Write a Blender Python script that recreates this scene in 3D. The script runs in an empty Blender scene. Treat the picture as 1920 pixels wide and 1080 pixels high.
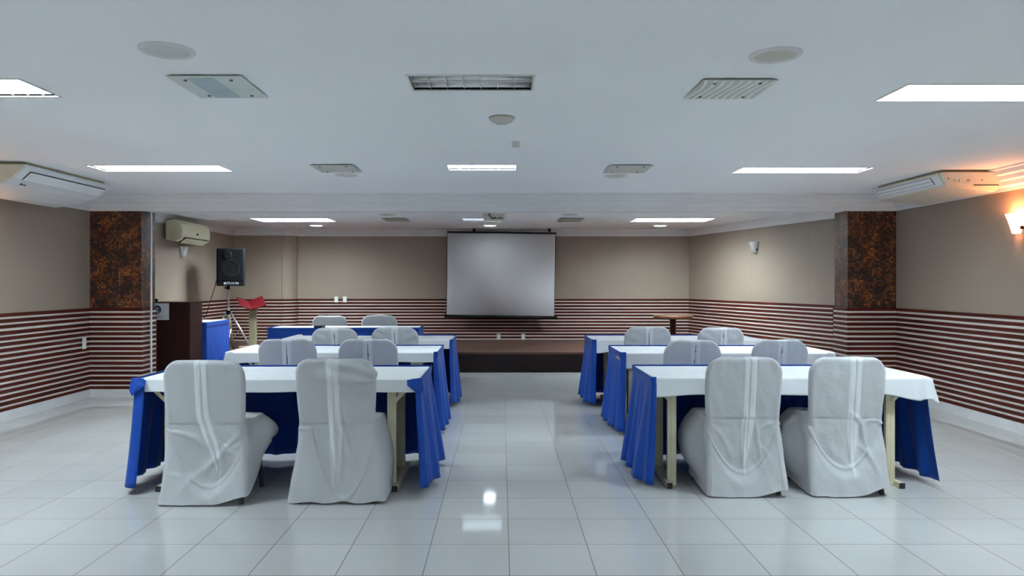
import bpy, math, random
from mathutils import Vector, noise

PI = math.pi
H = 1.45                      # camera height
F = 1360.0                    # focal length in pixels of the 1920 wide frame
sc = bpy.context.scene
COL = sc.collection

# ------------------------------------------------------------------ camera, exposure, world
cam_data = bpy.data.cameras.new('camera')
cam = bpy.data.objects.new('camera', cam_data)
COL.objects.link(cam)
cam.location = (0, 0, H)
cam.rotation_euler = (PI / 2, 0, 0)
cam_data.sensor_width = 36.0
cam_data.lens = F / 1920.0 * 36.0
cam_data.shift_x = 20.0 / 1920.0
cam_data.shift_y = -10.0 / 1920.0
cam_data.clip_start = 0.05
sc.camera = cam

vs = sc.view_settings
vs.view_transform = 'Standard'
vs.look = 'None'
vs.gamma = 1.0
vs.use_curve_mapping = False
vs.exposure = 0.95
sc.cycles.use_denoising = True
sc.cycles.max_bounces = 10
sc.cycles.diffuse_bounces = 6
sc.cycles.glossy_bounces = 4
sc.cycles.sample_clamp_indirect = 6.0
sc.cycles.caustics_reflective = False
sc.cycles.caustics_refractive = False

world = bpy.data.worlds.new('world')
sc.world = world
world.use_nodes = True
world.node_tree.nodes['Background'].inputs[0].default_value = (0.80, 0.91, 1.0, 1)
world.node_tree.nodes['Background'].inputs[1].default_value = 0.8      # fill light let in by the added rear windows
for wx in (-3.3, 0.0, 3.1):
    pl = bpy.data.lights.new('window_portal', 'AREA'); pl.shape = 'RECTANGLE'; pl.size = 2.3; pl.size_y = 1.5
    pl.cycles.is_portal = True
    po = bpy.data.objects.new('window_portal', pl); COL.objects.link(po)
    po.location = (wx, -3.62, 1.5); po.rotation_euler = (PI / 2, 0, PI)

LAMP_COL = (0.80, 0.93, 1.0)
LAMP_POWER = 30.0             # emission of the fluorescent trays
SPOT_POWER = 11.0
WARM = (1.0, 0.42, 0.16)

# ------------------------------------------------------------------ room dimensions
ZC, ZB = 2.56, 2.49           # ceilings of the near and the far part
XL, XR = -5.19, 4.98
YB = 14.27                    # back wall
YN = -3.6                     # wall behind the camera
YC0, YC1 = 9.15, 9.51         # columns and beam
XCL, XCR = -4.54, 4.37        # inner faces of the columns
ZW = 1.131                    # top of slatted wainscot
ZS = 0.32                     # stage height
YS = 11.74                    # stage front

# ------------------------------------------------------------------ node helpers
def new_mat(name):
    m = bpy.data.materials.new(name)
    m.use_nodes = True
    nt = m.node_tree
    return m, nt, nt.nodes['Principled BSDF']

def nd(nt, typ, **kw):
    n = nt.nodes.new(typ)
    for k, v in kw.items():
        setattr(n, k, v)
    return n

def lk(nt, a, b):
    nt.links.new(a, b)

def mathn(nt, op, a, b=None, c=None):
    n = nt.nodes.new('ShaderNodeMath'); n.operation = op
    for i, v in enumerate((a, b, c)):
        if v is None: continue
        if isinstance(v, (int, float)): n.inputs[i].default_value = v
        else: nt.links.new(v, n.inputs[i])
    return n.outputs[0]

def ramp(nt, fac, stops, interp='LINEAR'):
    r = nt.nodes.new('ShaderNodeValToRGB')
    r.color_ramp.interpolation = interp
    e = r.color_ramp.elements
    while len(e) < len(stops): e.new(0.5)
    for i, (p, c) in enumerate(stops):
        e[i].position = p; e[i].color = (*c, 1)
    nt.links.new(fac, r.inputs[0])
    return r.outputs[0]

def noise_tex(nt, vec, scale, detail=3.0, rough=0.5):
    n = nt.nodes.new('ShaderNodeTexNoise')
    n.inputs['Scale'].default_value = scale
    n.inputs['Detail'].default_value = detail
    n.inputs['Roughness'].default_value = rough
    nt.links.new(vec, n.inputs['Vector'])
    return n.outputs[0]

def coords(nt, which='Object', scale=None):
    tc = nt.nodes.new('ShaderNodeTexCoord')
    if scale is None: return tc.outputs[which]
    mp = nt.nodes.new('ShaderNodeMapping')
    mp.inputs['Scale'].default_value = scale
    nt.links.new(tc.outputs[which], mp.inputs[0])
    return mp.outputs[0]

def bump(nt, bs, height, strength, dist=0.01):
    b = nt.nodes.new('ShaderNodeBump')
    b.inputs['Strength'].default_value = strength
    b.inputs['Distance'].default_value = dist
    nt.links.new(height, b.inputs['Height'])
    nt.links.new(b.outputs[0], bs.inputs['Normal'])

def plain(name, col, rough=0.6, metal=0.0, var=0.06, scale=12.0, bmp=0.0, spec=0.5, stretch=None):
    m, nt, bs = new_mat(name)
    v = coords(nt, 'Object', stretch)
    n = noise_tex(nt, v, scale)
    c0 = tuple(max(0, x * (1 - var)) for x in col); c1 = tuple(x * (1 + var) for x in col)
    lk(nt, ramp(nt, n, [(0.3, c0), (0.7, c1)]), bs.inputs['Base Color'])
    bs.inputs['Roughness'].default_value = rough
    bs.inputs['Metallic'].default_value = metal
    bs.inputs['Specular IOR Level'].default_value = spec
    if bmp: bump(nt, bs, noise_tex(nt, v, scale * 12), bmp, 0.002)
    return m

def emit(name, col, strength):
    m, nt, bs = new_mat(name)
    bs.inputs['Base Color'].default_value = (*[min(1, c) for c in col], 1)
    bs.inputs['Emission Color'].default_value = (*col, 1)
    bs.inputs['Emission Strength'].default_value = strength
    return m

# ------------------------------------------------------------------ materials
M = {}
def wallpaper(name, col):
    m, nt, bs = new_mat(name)
    tc = nt.nodes.new('ShaderNodeTexCoord')
    v = tc.outputs['Object']
    sep = nt.nodes.new('ShaderNodeSeparateXYZ'); lk(nt, v, sep.inputs[0])
    along = mathn(nt, 'ADD', sep.outputs[0], sep.outputs[1])
    comb = nt.nodes.new('ShaderNodeCombineXYZ'); lk(nt, along, comb.inputs[0]); lk(nt, sep.outputs[2], comb.inputs[1])
    mp1 = nt.nodes.new('ShaderNodeMapping'); mp1.inputs['Scale'].default_value = (260, 30, 1); lk(nt, comb.outputs[0], mp1.inputs[0])
    mp2 = nt.nodes.new('ShaderNodeMapping'); mp2.inputs['Scale'].default_value = (30, 260, 1); lk(nt, comb.outputs[0], mp2.inputs[0])
    n1 = noise_tex(nt, mp1.outputs[0], 1.0, 2); n2 = noise_tex(nt, mp2.outputs[0], 1.0, 2)
    weave = mathn(nt, 'ADD', n1, n2)
    big = noise_tex(nt, comb.outputs[0], 1.3, 3)
    fac = mathn(nt, 'MULTIPLY_ADD', weave, 0.42, mathn(nt, 'MULTIPLY', big, 0.16))
    # seams between wallpaper strips
    seam = mathn(nt, 'COMPARE', mathn(nt, 'FRACT', mathn(nt, 'MULTIPLY', along, 1 / 1.06)), 0.5, 0.0022)
    c0 = tuple(x * 0.84 for x in col); c1 = tuple(x * 1.14 for x in col)
    base = ramp(nt, fac, [(0.35, c0), (0.68, c1)])
    mx = nt.nodes.new('ShaderNodeMixRGB'); mx.blend_type = 'MULTIPLY'
    lk(nt, mathn(nt, 'MULTIPLY', seam, 0.16), mx.inputs[0]); lk(nt, base, mx.inputs[1]); mx.inputs[2].default_value = (0, 0, 0, 1)
    lk(nt, mx.outputs[0], bs.inputs['Base Color'])
    bs.inputs['Roughness'].default_value = 0.55
    bs.inputs['Specular IOR Level'].default_value = 0.35
    bump(nt, bs, weave, 0.25, 0.001)
    return m

M['paper'] = wallpaper('wallpaper_linen', (0.300, 0.236, 0.184))
M['ceiling'] = plain('ceiling_paint', (0.92, 0.93, 0.94), 0.75, var=0.02, scale=0.8)
M['moulding'] = plain('moulding_plaster', (0.80, 0.80, 0.80), 0.6, var=0.02, scale=2)
M['cream'] = plain('cream_lath', (0.66, 0.61, 0.54), 0.5, var=0.08, scale=3, stretch=(1, 1, 6))
M['skirt_tile'] = plain('white_skirting', (0.70, 0.70, 0.69), 0.25, var=0.05, scale=4)
M['white_plastic'] = plain('white_plastic', (0.78, 0.78, 0.76), 0.35, var=0.02)
M['cream_plastic'] = plain('cream_plastic', (0.72, 0.67, 0.47), 0.4, var=0.05, scale=5)
M['yellowed'] = plain('yellowed_foam', (0.34, 0.29, 0.18), 0.8, var=0.2)
M['ac_white'] = plain('air_conditioner_white', (0.74, 0.76, 0.77), 0.35, var=0.02)
M['ac_beige'] = plain('air_conditioner_beige', (0.68, 0.63, 0.52), 0.4, var=0.04)
M['black'] = plain('black_plastic', (0.008, 0.008, 0.009), 0.6, var=0.2, spec=0.2)
M['black_line'] = plain('black_gap', (0.01, 0.01, 0.012), 0.8, var=0.1)
M['grille'] = plain('black_mesh_grille', (0.007, 0.008, 0.010), 0.8, var=0.3, scale=300, spec=0.12)
M['dark_hole'] = plain('dark_socket', (0.02, 0.018, 0.016), 0.7)
M['chrome'] = plain('brushed_steel', (0.62, 0.66, 0.70), 0.28, 0.9, var=0.05)
M['screw'] = plain('dull_screw', (0.20, 0.16, 0.12), 0.4, 0.6)
M['leg_cream'] = plain('cream_painted_steel', (0.62, 0.57, 0.40), 0.4, var=0.06, scale=6)
M['board'] = plain('table_board', (0.50, 0.46, 0.36), 0.6)
M['chair_leg'] = plain('black_painted_steel', (0.02, 0.018, 0.017), 0.35, var=0.3)
M['red'] = plain('red_acrylic', (0.09, 0.0005, 0.003), 0.45, var=0.15, scale=5)
M['beige_post'] = plain('beige_painted_post', (0.30, 0.265, 0.165), 0.5, var=0.08, scale=4)
M['glass_plate'] = plain('frosted_glass_plate', (0.66, 0.71, 0.67), 0.3, var=0.06, scale=3)
M['glass_grey'] = plain('grey_glass_plate', (0.50, 0.52, 0.47), 0.3, var=0.05, scale=3)
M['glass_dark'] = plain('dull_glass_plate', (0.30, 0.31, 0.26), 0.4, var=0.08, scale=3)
M['glass_inner'] = plain('frosted_panel_blue', (0.40, 0.50, 0.53), 0.3, var=0.10, scale=6)
M['vent_back'] = plain('vent_backing', (0.60, 0.63, 0.58), 0.5, var=0.08)
M['vent_slat'] = plain('vent_slat', (0.82, 0.84, 0.81), 0.4, var=0.03)
M['speaker_disc'] = plain('ceiling_speaker_grille', (0.64, 0.64, 0.62), 0.6, var=0.05, scale=200)
M['speaker_cream'] = plain('ceiling_speaker_cream', (0.60, 0.58, 0.50), 0.6, var=0.05, scale=200)
M['speaker_rim'] = plain('ceiling_speaker_rim', (0.70, 0.69, 0.68), 0.4, var=0.03)
M['reflector'] = plain('mirror_reflector', (0.88, 0.88, 0.88), 0.25, 0.45, var=0.05, scale=9)
M['louver'] = plain('lamp_louver', (0.84, 0.85, 0.86), 0.3, 0.1, var=0.05)
M['screen'] = plain('screen_fabric', (0.80, 0.82, 0.84), 0.95, var=0.015, scale=2, spec=0.05)
M['paper_sheet'] = plain('printed_sheet', (0.70, 0.72, 0.74), 0.6, var=0.02)
M['logo_blue'] = plain('printed_blue', (0.015, 0.06, 0.17), 0.5)
M['print_grey'] = plain('printed_grey', (0.30, 0.32, 0.35), 0.6)
M['logo_white'] = plain('printed_white', (0.75, 0.77, 0.80), 0.5)
M['cord_yellow'] = plain('yellow_cord', (0.60, 0.38, 0.05), 0.6)
M['tube_lit'] = emit('fluorescent_light', LAMP_COL, LAMP_POWER)
M['tube_far'] = emit('fluorescent_light_new', LAMP_COL, LAMP_POWER * 1.4)  # stage lamps, set stronger to brighten the far end
M['tube_rear'] = emit('fluorescent_light_rear', LAMP_COL, LAMP_POWER * 0.4)  # emission of the added lamps out of view
M['tube_dim'] = emit('fluorescent_light_worn', LAMP_COL, 1.0)  # middle stage lamp, kept weak so its floor reflection stays faint
M['spot_lit'] = emit('downlight_light', LAMP_COL, SPOT_POWER)
M['sconce_lit'] = emit('sconce_glow', (1.0, 0.50, 0.25), 5.0)
M['sconce_off'] = plain('sconce_glass', (0.62, 0.62, 0.60), 0.3, var=0.03)
M['bracket'] = plain('sconce_bracket', (0.10, 0.02, 0.012), 0.4, 0.3)

def wood(name, c0, c1, rough=0.35, stretch=(2, 2, 40), scale=1.5):
    m, nt, bs = new_mat(name)
    v = coords(nt, 'Object', stretch)
    n = noise_tex(nt, v, scale, 5, 0.6)
    lk(nt, ramp(nt, n, [(0.3, c0), (0.7, c1)]), bs.inputs['Base Color'])
    bs.inputs['Roughness'].default_value = rough
    bs.inputs['Specular IOR Level'].default_value = 0.2
    return m
M['slat'] = wood('red_brown_slat', (0.032, 0.004, 0.002), (0.100, 0.014, 0.005), 0.7, (1.2, 1.2, 26), 1.3)
M['lectern'] = wood('dark_mahogany', (0.016, 0.006, 0.005), (0.045, 0.014, 0.010), 0.4, (30, 30, 1.5), 1.0)
M['stage_front'] = wood('dark_stage_front', (0.010, 0.005, 0.005), (0.020, 0.010, 0.009), 0.35, (1, 1, 12))
M['stage_top'] = wood('brown_stage_deck', (0.085, 0.042, 0.030), (0.115, 0.058, 0.042), 0.35, (1.5, 12, 1))
M['round_top'] = wood('brown_round_top', (0.10, 0.045, 0.025), (0.20, 0.10, 0.055), 0.4, (20, 2, 2))

def mosaic():
    m, nt, bs = new_mat('copper_mosaic')
    tc = nt.nodes.new('ShaderNodeTexCoord')
    sep = nt.nodes.new('ShaderNodeSeparateXYZ'); lk(nt, tc.outputs['Object'], sep.inputs[0])
    along = mathn(nt, 'ADD', sep.outputs[0], sep.outputs[1])
    u = mathn(nt, 'MULTIPLY', along, 1 / 0.027); w = mathn(nt, 'MULTIPLY', sep.outputs[2], 1 / 0.027)
    cu = mathn(nt, 'FLOOR', u); cw = mathn(nt, 'FLOOR', w)
    cell = nt.nodes.new('ShaderNodeCombineXYZ'); lk(nt, cu, cell.inputs[0]); lk(nt, cw, cell.inputs[1])
    wn = nt.nodes.new('ShaderNodeTexWhiteNoise'); wn.noise_dimensions = '2D'; lk(nt, cell.outputs[0], wn.inputs['Vector'])
    cloud = noise_tex(nt, cell.outputs[0], 0.13, 3, 0.55)
    fac = mathn(nt, 'ADD', mathn(nt, 'MULTIPLY', wn.outputs[0], 0.55), mathn(nt, 'MULTIPLY', mathn(nt, 'SUBTRACT', cloud, 0.33), 1.5))
    colr = ramp(nt, fac, [(0.12, (0.008, 0.006, 0.005)), (0.36, (0.028, 0.010, 0.006)), (0.56, (0.095, 0.024, 0.008)), (0.76, (0.24, 0.065, 0.014)), (0.95, (0.42, 0.14, 0.03))])
    fu = mathn(nt, 'FRACT', u); fw = mathn(nt, 'FRACT', w)
    # tile mask: round-ish little squares
    du = mathn(nt, 'ABSOLUTE', mathn(nt, 'SUBTRACT', fu, 0.5)); dw = mathn(nt, 'ABSOLUTE', mathn(nt, 'SUBTRACT', fw, 0.5))
    d = mathn(nt, 'MAXIMUM', du, dw)
    mask = mathn(nt, 'LESS_THAN', d, 0.40)
    mx = nt.nodes.new('ShaderNodeMixRGB'); lk(nt, mask, mx.inputs[0]); mx.inputs[1].default_value = (0.012, 0.008, 0.007, 1); lk(nt, colr, mx.inputs[2])
    lk(nt, mx.outputs[0], bs.inputs['Base Color'])
    lk(nt, mathn(nt, 'MULTIPLY_ADD', mask, -0.35, 0.7), bs.inputs['Roughness'])
    bump(nt, bs, mathn(nt, 'SMOOTH_MIN', mask, mathn(nt, 'MULTIPLY', mathn(nt, 'SUBTRACT', 0.5, d), 6.0), 0.1), 0.5, 0.002)
    return m
M['mosaic'] = mosaic()

def floor_mat():
    m, nt, bs = new_mat('porcelain_floor_tile')
    tc = nt.nodes.new('ShaderNodeTexCoord')
    sep = nt.nodes.new('ShaderNodeSeparateXYZ'); lk(nt, tc.outputs['Object'], sep.inputs[0])
    S = 0.4318
    u = mathn(nt, 'MULTIPLY', mathn(nt, 'SUBTRACT', sep.outputs[0], 0.041), 1 / S)
    w = mathn(nt, 'MULTIPLY', mathn(nt, 'SUBTRACT', sep.outputs[1], 3.59), 1 / S)
    cell = nt.nodes.new('ShaderNodeCombineXYZ'); lk(nt, mathn(nt, 'FLOOR', u), cell.inputs[0]); lk(nt, mathn(nt, 'FLOOR', w), cell.inputs[1])
    wn = nt.nodes.new('ShaderNodeTexWhiteNoise'); wn.noise_dimensions = '2D'; lk(nt, cell.outputs[0], wn.inputs['Vector'])
    fu = mathn(nt, 'FRACT', u); fw = mathn(nt, 'FRACT', w)
    du = mathn(nt, 'SUBTRACT', 0.5, mathn(nt, 'ABSOLUTE', mathn(nt, 'SUBTRACT', fu, 0.5)))
    dw = mathn(nt, 'SUBTRACT', 0.5, mathn(nt, 'ABSOLUTE', mathn(nt, 'SUBTRACT', fw, 0.5)))
    g = mathn(nt, 'LESS_THAN', mathn(nt, 'MINIMUM', du, dw), 0.0058)
    cl = noise_tex(nt, tc.outputs['Object'], 1.1, 3)
    tile = ramp(nt, mathn(nt, 'MULTIPLY_ADD', wn.outputs[0], 0.4, mathn(nt, 'MULTIPLY', cl, 0.6)), [(0.2, (0.46, 0.465, 0.46)), (0.8, (0.515, 0.52, 0.515))])
    mx = nt.nodes.new('ShaderNodeMixRGB'); lk(nt, g, mx.inputs[0]); lk(nt, tile, mx.inputs[1]); mx.inputs[2].default_value = (0.13, 0.095, 0.085, 1)
    lk(nt, mx.outputs[0], bs.inputs['Base Color'])
    lk(nt, mathn(nt, 'ADD', mathn(nt, 'MULTIPLY', g, 0.5), mathn(nt, 'MULTIPLY_ADD', wn.outputs[0], 0.02, 0.045)), bs.inputs['Roughness'])
    bs.inputs['IOR'].default_value = 1.55
    # every tile lies very slightly out of level
    sub = nt.nodes.new('ShaderNodeVectorMath'); sub.operation = 'SUBTRACT'; lk(nt, wn.outputs['Color'], sub.inputs[0]); sub.inputs[1].default_value = (0.5, 0.5, 0.5)
    scl = nt.nodes.new('ShaderNodeVectorMath'); scl.operation = 'MULTIPLY'; lk(nt, sub.outputs[0], scl.inputs[0]); scl.inputs[1].default_value = (0.006, 0.009, 0.0)
    add = nt.nodes.new('ShaderNodeVectorMath'); add.operation = 'ADD'; lk(nt, scl.outputs[0], add.inputs[0])
    geo = nt.nodes.new('ShaderNodeNewGeometry'); lk(nt, geo.outputs['Normal'], add.inputs[1])
    nrm = nt.nodes.new('ShaderNodeVectorMath'); nrm.operation = 'NORMALIZE'; lk(nt, add.outputs[0], nrm.inputs[0])
    lk(nt, nrm.outputs[0], bs.inputs['Normal'])
    return m
M['floor'] = floor_mat()

def cloth(name, col, rough=0.85, trans=0.0, wr=0.3, scale=9.0, spec=0.2, sheen=0.2):
    m, nt, bs = new_mat(name)
    v = coords(nt, 'Object')
    n = noise_tex(nt, v, 3.0, 3)
    lk(nt, ramp(nt, n, [(0.3, tuple(x * 0.97 for x in col)), (0.7, tuple(min(1, x * 1.03) for x in col))]), bs.inputs['Base Color'])
    bs.inputs['Roughness'].default_value = rough
    bs.inputs['Specular IOR Level'].default_value = spec
    bs.inputs['Sheen Weight'].default_value = sheen
    n2 = noise_tex(nt, v, scale, 4, 0.55)
    bump(nt, bs, n2, wr, 0.02)
    if trans:
        tr = nt.nodes.new('ShaderNodeBsdfTranslucent'); tr.inputs[0].default_value = (*col, 1)
        mix = nt.nodes.new('ShaderNodeMixShader'); mix.inputs[0].default_value = trans
        out = nt.nodes['Material Output']
        lk(nt, bs.outputs[0], mix.inputs[1]); lk(nt, tr.outputs[0], mix.inputs[2]); lk(nt, mix.outputs[0], out.inputs['Surface'])
    return m
M['cover'] = cloth('white_chair_cover', (0.585, 0.597, 0.615), trans=0.18, wr=0.42, scale=9)
M['band'] = cloth('white_cover_band', (0.67, 0.683, 0.70), wr=0.3, scale=10)
M['gap'] = plain('dark_slit', (0.10, 0.08, 0.09), 0.8)
M['linen'] = cloth('white_table_linen', (0.69, 0.71, 0.73), wr=0.15, scale=5)
M['blue'] = cloth('royal_blue_satin', (0.001, 0.048, 0.30), rough=0.6, wr=0.1, scale=5, spec=0.3, sheen=0.05)

# ------------------------------------------------------------------ mesh builder
class MB:
    def __init__(self): self.v = []; self.f = []; self.m = []
    def quad(self, pts, mi=0):
        b = len(self.v); self.v += [tuple(p) for p in pts]; self.f.append(tuple(range(b, b + len(pts)))); self.m.append(mi)
    def box(self, x0, x1, y0, y1, z0, z1, mi=0):
        b = len(self.v)
        self.v += [(x0, y0, z0), (x1, y0, z0), (x1, y1, z0), (x0, y1, z0), (x0, y0, z1), (x1, y0, z1), (x1, y1, z1), (x0, y1, z1)]
        for q in ((0, 3, 2, 1), (4, 5, 6, 7), (0, 1, 5, 4), (1, 2, 6, 5), (2, 3, 7, 6), (3, 0, 4, 7)):
            self.f.append(tuple(b + i for i in q)); self.m.append(mi)
        return self
    def prism(self, prof, axis, a0, a1, mi=0):
        """prof: list of 2-D points, extruded along axis 'x', 'y' or 'z' from a0 to a1"""
        b = len(self.v); n = len(prof)
        def P(p, a):
            if axis == 'x': return (a, p[0], p[1])
            if axis == 'y': return (p[0], a, p[1])
            return (p[0], p[1], a)
        self.v += [P(p, a0) for p in prof] + [P(p, a1) for p in prof]
        for i in range(n):
            j = (i + 1) % n
            self.f.append((b + i, b + j, b + n + j, b + n + i)); self.m.append(mi)
        self.f.append(tuple(b + i for i in range(n))[::-1]); self.m.append(mi)
        self.f.append(tuple(b + n + i for i in range(n))); self.m.append(mi)
        return self
    def tube(self, p0, p1, r0, r1=None, n=12, mi=0, cap=True):
        r1 = r0 if r1 is None else r1
        p0, p1 = Vector(p0), Vector(p1)
        d = (p1 - p0).normalized()
        a = d.orthogonal().normalized(); c = d.cross(a)
        b = len(self.v)
        for p, r in ((p0, r0), (p1, r1)):
            for i in range(n):
                t = 2 * PI * i / n
                self.v.append(tuple(p + a * (r * math.cos(t)) + c * (r * math.sin(t))))
        for i in range(n):
            j = (i + 1) % n
            self.f.append((b + i, b + j, b + n + j, b + n + i)); self.m.append(mi)
        if cap:
            self.f.append(tuple(b + i for i in range(n))[::-1]); self.m.append(mi)
            self.f.append(tuple(b + n + i for i in range(n))); self.m.append(mi)
        return self
    def path(self, pts, r, n=8, mi=0):
        for a, c in zip(pts, pts[1:]): self.tube(a, c, r, n=n, mi=mi)
        return self
    def beam(self, p0, p1, w, h, mi=0, up=(0, 0, 1)):
        """rectangular bar from p0 to p1"""
        p0, p1 = Vector(p0), Vector(p1); d = (p1 - p0).normalized()
        s = d.cross(Vector(up)).normalized(); u = s.cross(d)
        b = len(self.v)
        for p in (p0, p1):
            for sx, sy in ((-1, -1), (1, -1), (1, 1), (-1, 1)):
                self.v.append(tuple(p + s * (sx * w / 2) + u * (sy * h / 2)))
        for q in ((0, 1, 5, 4), (1, 2, 6, 5), (2, 3, 7, 6), (3, 0, 4, 7), (3, 2, 1, 0), (4, 5, 6, 7)):
            self.f.append(tuple(b + i for i in q)); self.m.append(mi)
        return self
    def lathe(self, prof, c=(0, 0, 0), n=40, mi=0, a0=0.0, a1=2 * PI):
        full = abs(a1 - a0 - 2 * PI) < 1e-6
        k = n if full else n + 1
        b = len(self.v)
        for r, z in prof:
            for i in range(k):
                t = a0 + (a1 - a0) * i / n
                self.v.append((c[0] + r * math.cos(t), c[1] + r * math.sin(t), c[2] + z))
        for j in range(len(prof) - 1):
            for i in range(n):
                i2 = (i + 1) % k
                self.f.append((b + j * k + i, b + j * k + i2, b + (j + 1) * k + i2, b + (j + 1) * k + i)); self.m.append(mi)
        return self
    def grid(self, rows, closed=False, mi=0, mif=None):
        b = len(self.v); n = len(rows[0])
        for r in rows: self.v += [tuple(p) for p in r]
        for j in range(len(rows) - 1):
            for i in range(n if closed else n - 1):
                i2 = (i + 1) % n
                self.f.append((b + j * n + i, b + j * n + i2, b + (j + 1) * n + i2, b + (j + 1) * n + i))
                self.m.append(mif(j, i) if mif else mi)
        return self
    def build(self, name, mats, parent=None, smooth=False, loc=None, bevel=0.0, solid=0.0, rotz=0.0):
        me = bpy.data.meshes.new(name)
        me.from_pydata(self.v, [], self.f)
        for m in (mats if isinstance(mats, (list, tuple)) else [mats]): me.materials.append(m)
        for p, mi in zip(me.polygons, self.m):
            p.material_index = mi; p.use_smooth = smooth
        me.update()
        o = bpy.data.objects.new(name, me)
        COL.objects.link(o)
        if parent: o.parent = parent
        if loc is not None: o.location = loc
        if rotz: o.rotation_euler[2] = rotz
        if solid:
            s = o.modifiers.new('thickness', 'SOLIDIFY'); s.thickness = solid; s.offset = 0
        if bevel:
            s = o.modifiers.new('bevel', 'BEVEL'); s.width = bevel; s.segments = 2; s.limit_method = 'ANGLE'; s.angle_limit = math.radians(40)
        return o

def tag(o, label, cat, group=None):
    o['label'] = label; o['category'] = cat
    if group: o['group'] = group
    return o

def thing(name, label, cat, loc=(0, 0, 0), rotz=0.0, group=None):
    o = bpy.data.objects.new(name, None); COL.objects.link(o)
    o.location = loc; o.rotation_euler[2] = rotz; o.empty_display_size = 0.1
    return tag(o, label, cat, group)

def struct(o, label=None):
    o['kind'] = 'structure'
    if label: o['label'] = label
    return o

def text(name, body, size, mat, parent, loc, rot, extrude=0.0008, align='CENTER'):
    cu = bpy.data.curves.new(name, 'FONT'); cu.body = body; cu.size = size; cu.extrude = extrude
    cu.align_x = align; cu.align_y = 'CENTER'; cu.offset = size * 0.012
    t = bpy.data.objects.new(name, cu); COL.objects.link(t)
    dg = bpy.context.evaluated_depsgraph_get()
    me = bpy.data.meshes.new_from_object(t.evaluated_get(dg))
    bpy.data.objects.remove(t, do_unlink=True)
    me.materials.clear(); me.materials.append(mat)
    o = bpy.data.objects.new(name, me); COL.objects.link(o); o.parent = parent
    o.location = loc; o.rotation_euler = rot
    return o

def sstep(a, b, x):
    t = min(1.0, max(0.0, (x - a) / (b - a))); return t * t * (3 - 2 * t)

# ------------------------------------------------------------------ room shell
struct(MB().box(XL - 0.2, XR + 0.2, YN - 0.2, YB + 0.2, -0.12, 0).build('floor', M['floor']), 'glossy pale square tiled floor with thin brown joints')

LAMPS = [  # x0, x1, y0, y1, ceiling z, lit, label
    (-3.88, -2.63, 3.95, 4.31, ZC, True, 'lit fluorescent ceiling lamp cut by the frame, beside the large glass ceiling plate'),
    (-0.50, 0.17, 3.88, 4.17, ZC, False, 'unlit short ceiling lamp with mirrored reflector and dark tubes'),
    (2.28, 3.55, 4.06, 4.41, ZC, True, 'lit fluorescent ceiling lamp cut by the frame, beside the wavy striped ceiling plate'),
    (-3.92, -2.67, 6.86, 7.20, ZC, True, 'lit long fluorescent ceiling lamp beside the white ceiling unit with black outlined flap'),
    (-0.51, 0.14, 6.83, 7.12, ZC, True, 'lit short fluorescent ceiling lamp in the middle of the near ceiling'),
    (2.33, 3.58, 6.98, 7.30, ZC, True, 'lit long fluorescent ceiling lamp beside the beige flat ceiling unit'),
    (-4.04, -2.81, 11.70, 12.30, ZB, True, 'lit long fluorescent lamp over the stage on the loudspeaker side'),
    (-0.645, 0.0, 11.72, 12.30, ZB, True, 'lit short fluorescent lamp over the stage partly behind the projector'),
    (2.19, 3.44, 11.70, 12.30, ZB, True, 'lit long fluorescent lamp over the stage on the round table side'),
    (-3.88, -2.63, 1.05, 1.40, ZC, True, 'lit fluorescent ceiling lamp behind the viewpoint, loudspeaker side'),  # from here on: lamps out of view, added to light the room
    (-0.50, 0.15, 1.05, 1.35, ZC, True, 'lit short fluorescent ceiling lamp above the viewpoint'),
    (2.28, 3.53, 1.05, 1.40, ZC, True, 'lit fluorescent ceiling lamp behind the viewpoint on the lit sconce side'),
    (-3.88, -2.63, -1.85, -1.50, ZC, True, 'lit fluorescent ceiling lamp at the rear wall, loudspeaker side'),
    (2.28, 3.53, -1.85, -1.50, ZC, True, 'lit fluorescent ceiling lamp at the rear wall, sconce side'),
]
SPOTS = [(-3.37, 13.2, 'lit round downlight above the loudspeaker end of the stage'),
         (-0.204, 13.2, 'lit round downlight above the projection screen'),
         (2.90, 13.25, 'lit round downlight above the round table end of the stage')]
SR = 0.11

def ceiling(name, x0, x1, y0, y1, z, holes, label):
    xs = sorted({x0, x1, *[h[0] for h in holes], *[h[1] for h in holes]})
    ys = sorted({y0, y1, *[h[2] for h in holes], *[h[3] for h in holes]})
    mb = MB(); T = 0.012
    for a, b in zip(xs, xs[1:]):
        for c, d in zip(ys, ys[1:]):
            mx, my = (a + b) / 2, (c + d) / 2
            if any(h[0] < mx < h[1] and h[2] < my < h[3] for h in holes): continue
            mb.box(a, b, c, d, z, z + T)
    return struct(mb.build(name, M['ceiling']), label)

ceiling('ceiling', XL - 0.15, XR + 0.15, YN - 0.15, YC0 + 0.02, ZC, [l[:4] for l in LAMPS if l[4] == ZC], 'white plaster ceiling over the seating')
ceiling('ceiling_stage', XL - 0.15, XR + 0.15, YC1 - 0.02, YB + 0.2, ZB,
        [l[:4] for l in LAMPS if l[4] == ZB] + [(s[0] - SR, s[0] + SR, s[1] - SR, s[1] + SR) for s in SPOTS], 'lower white ceiling over the stage')

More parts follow.
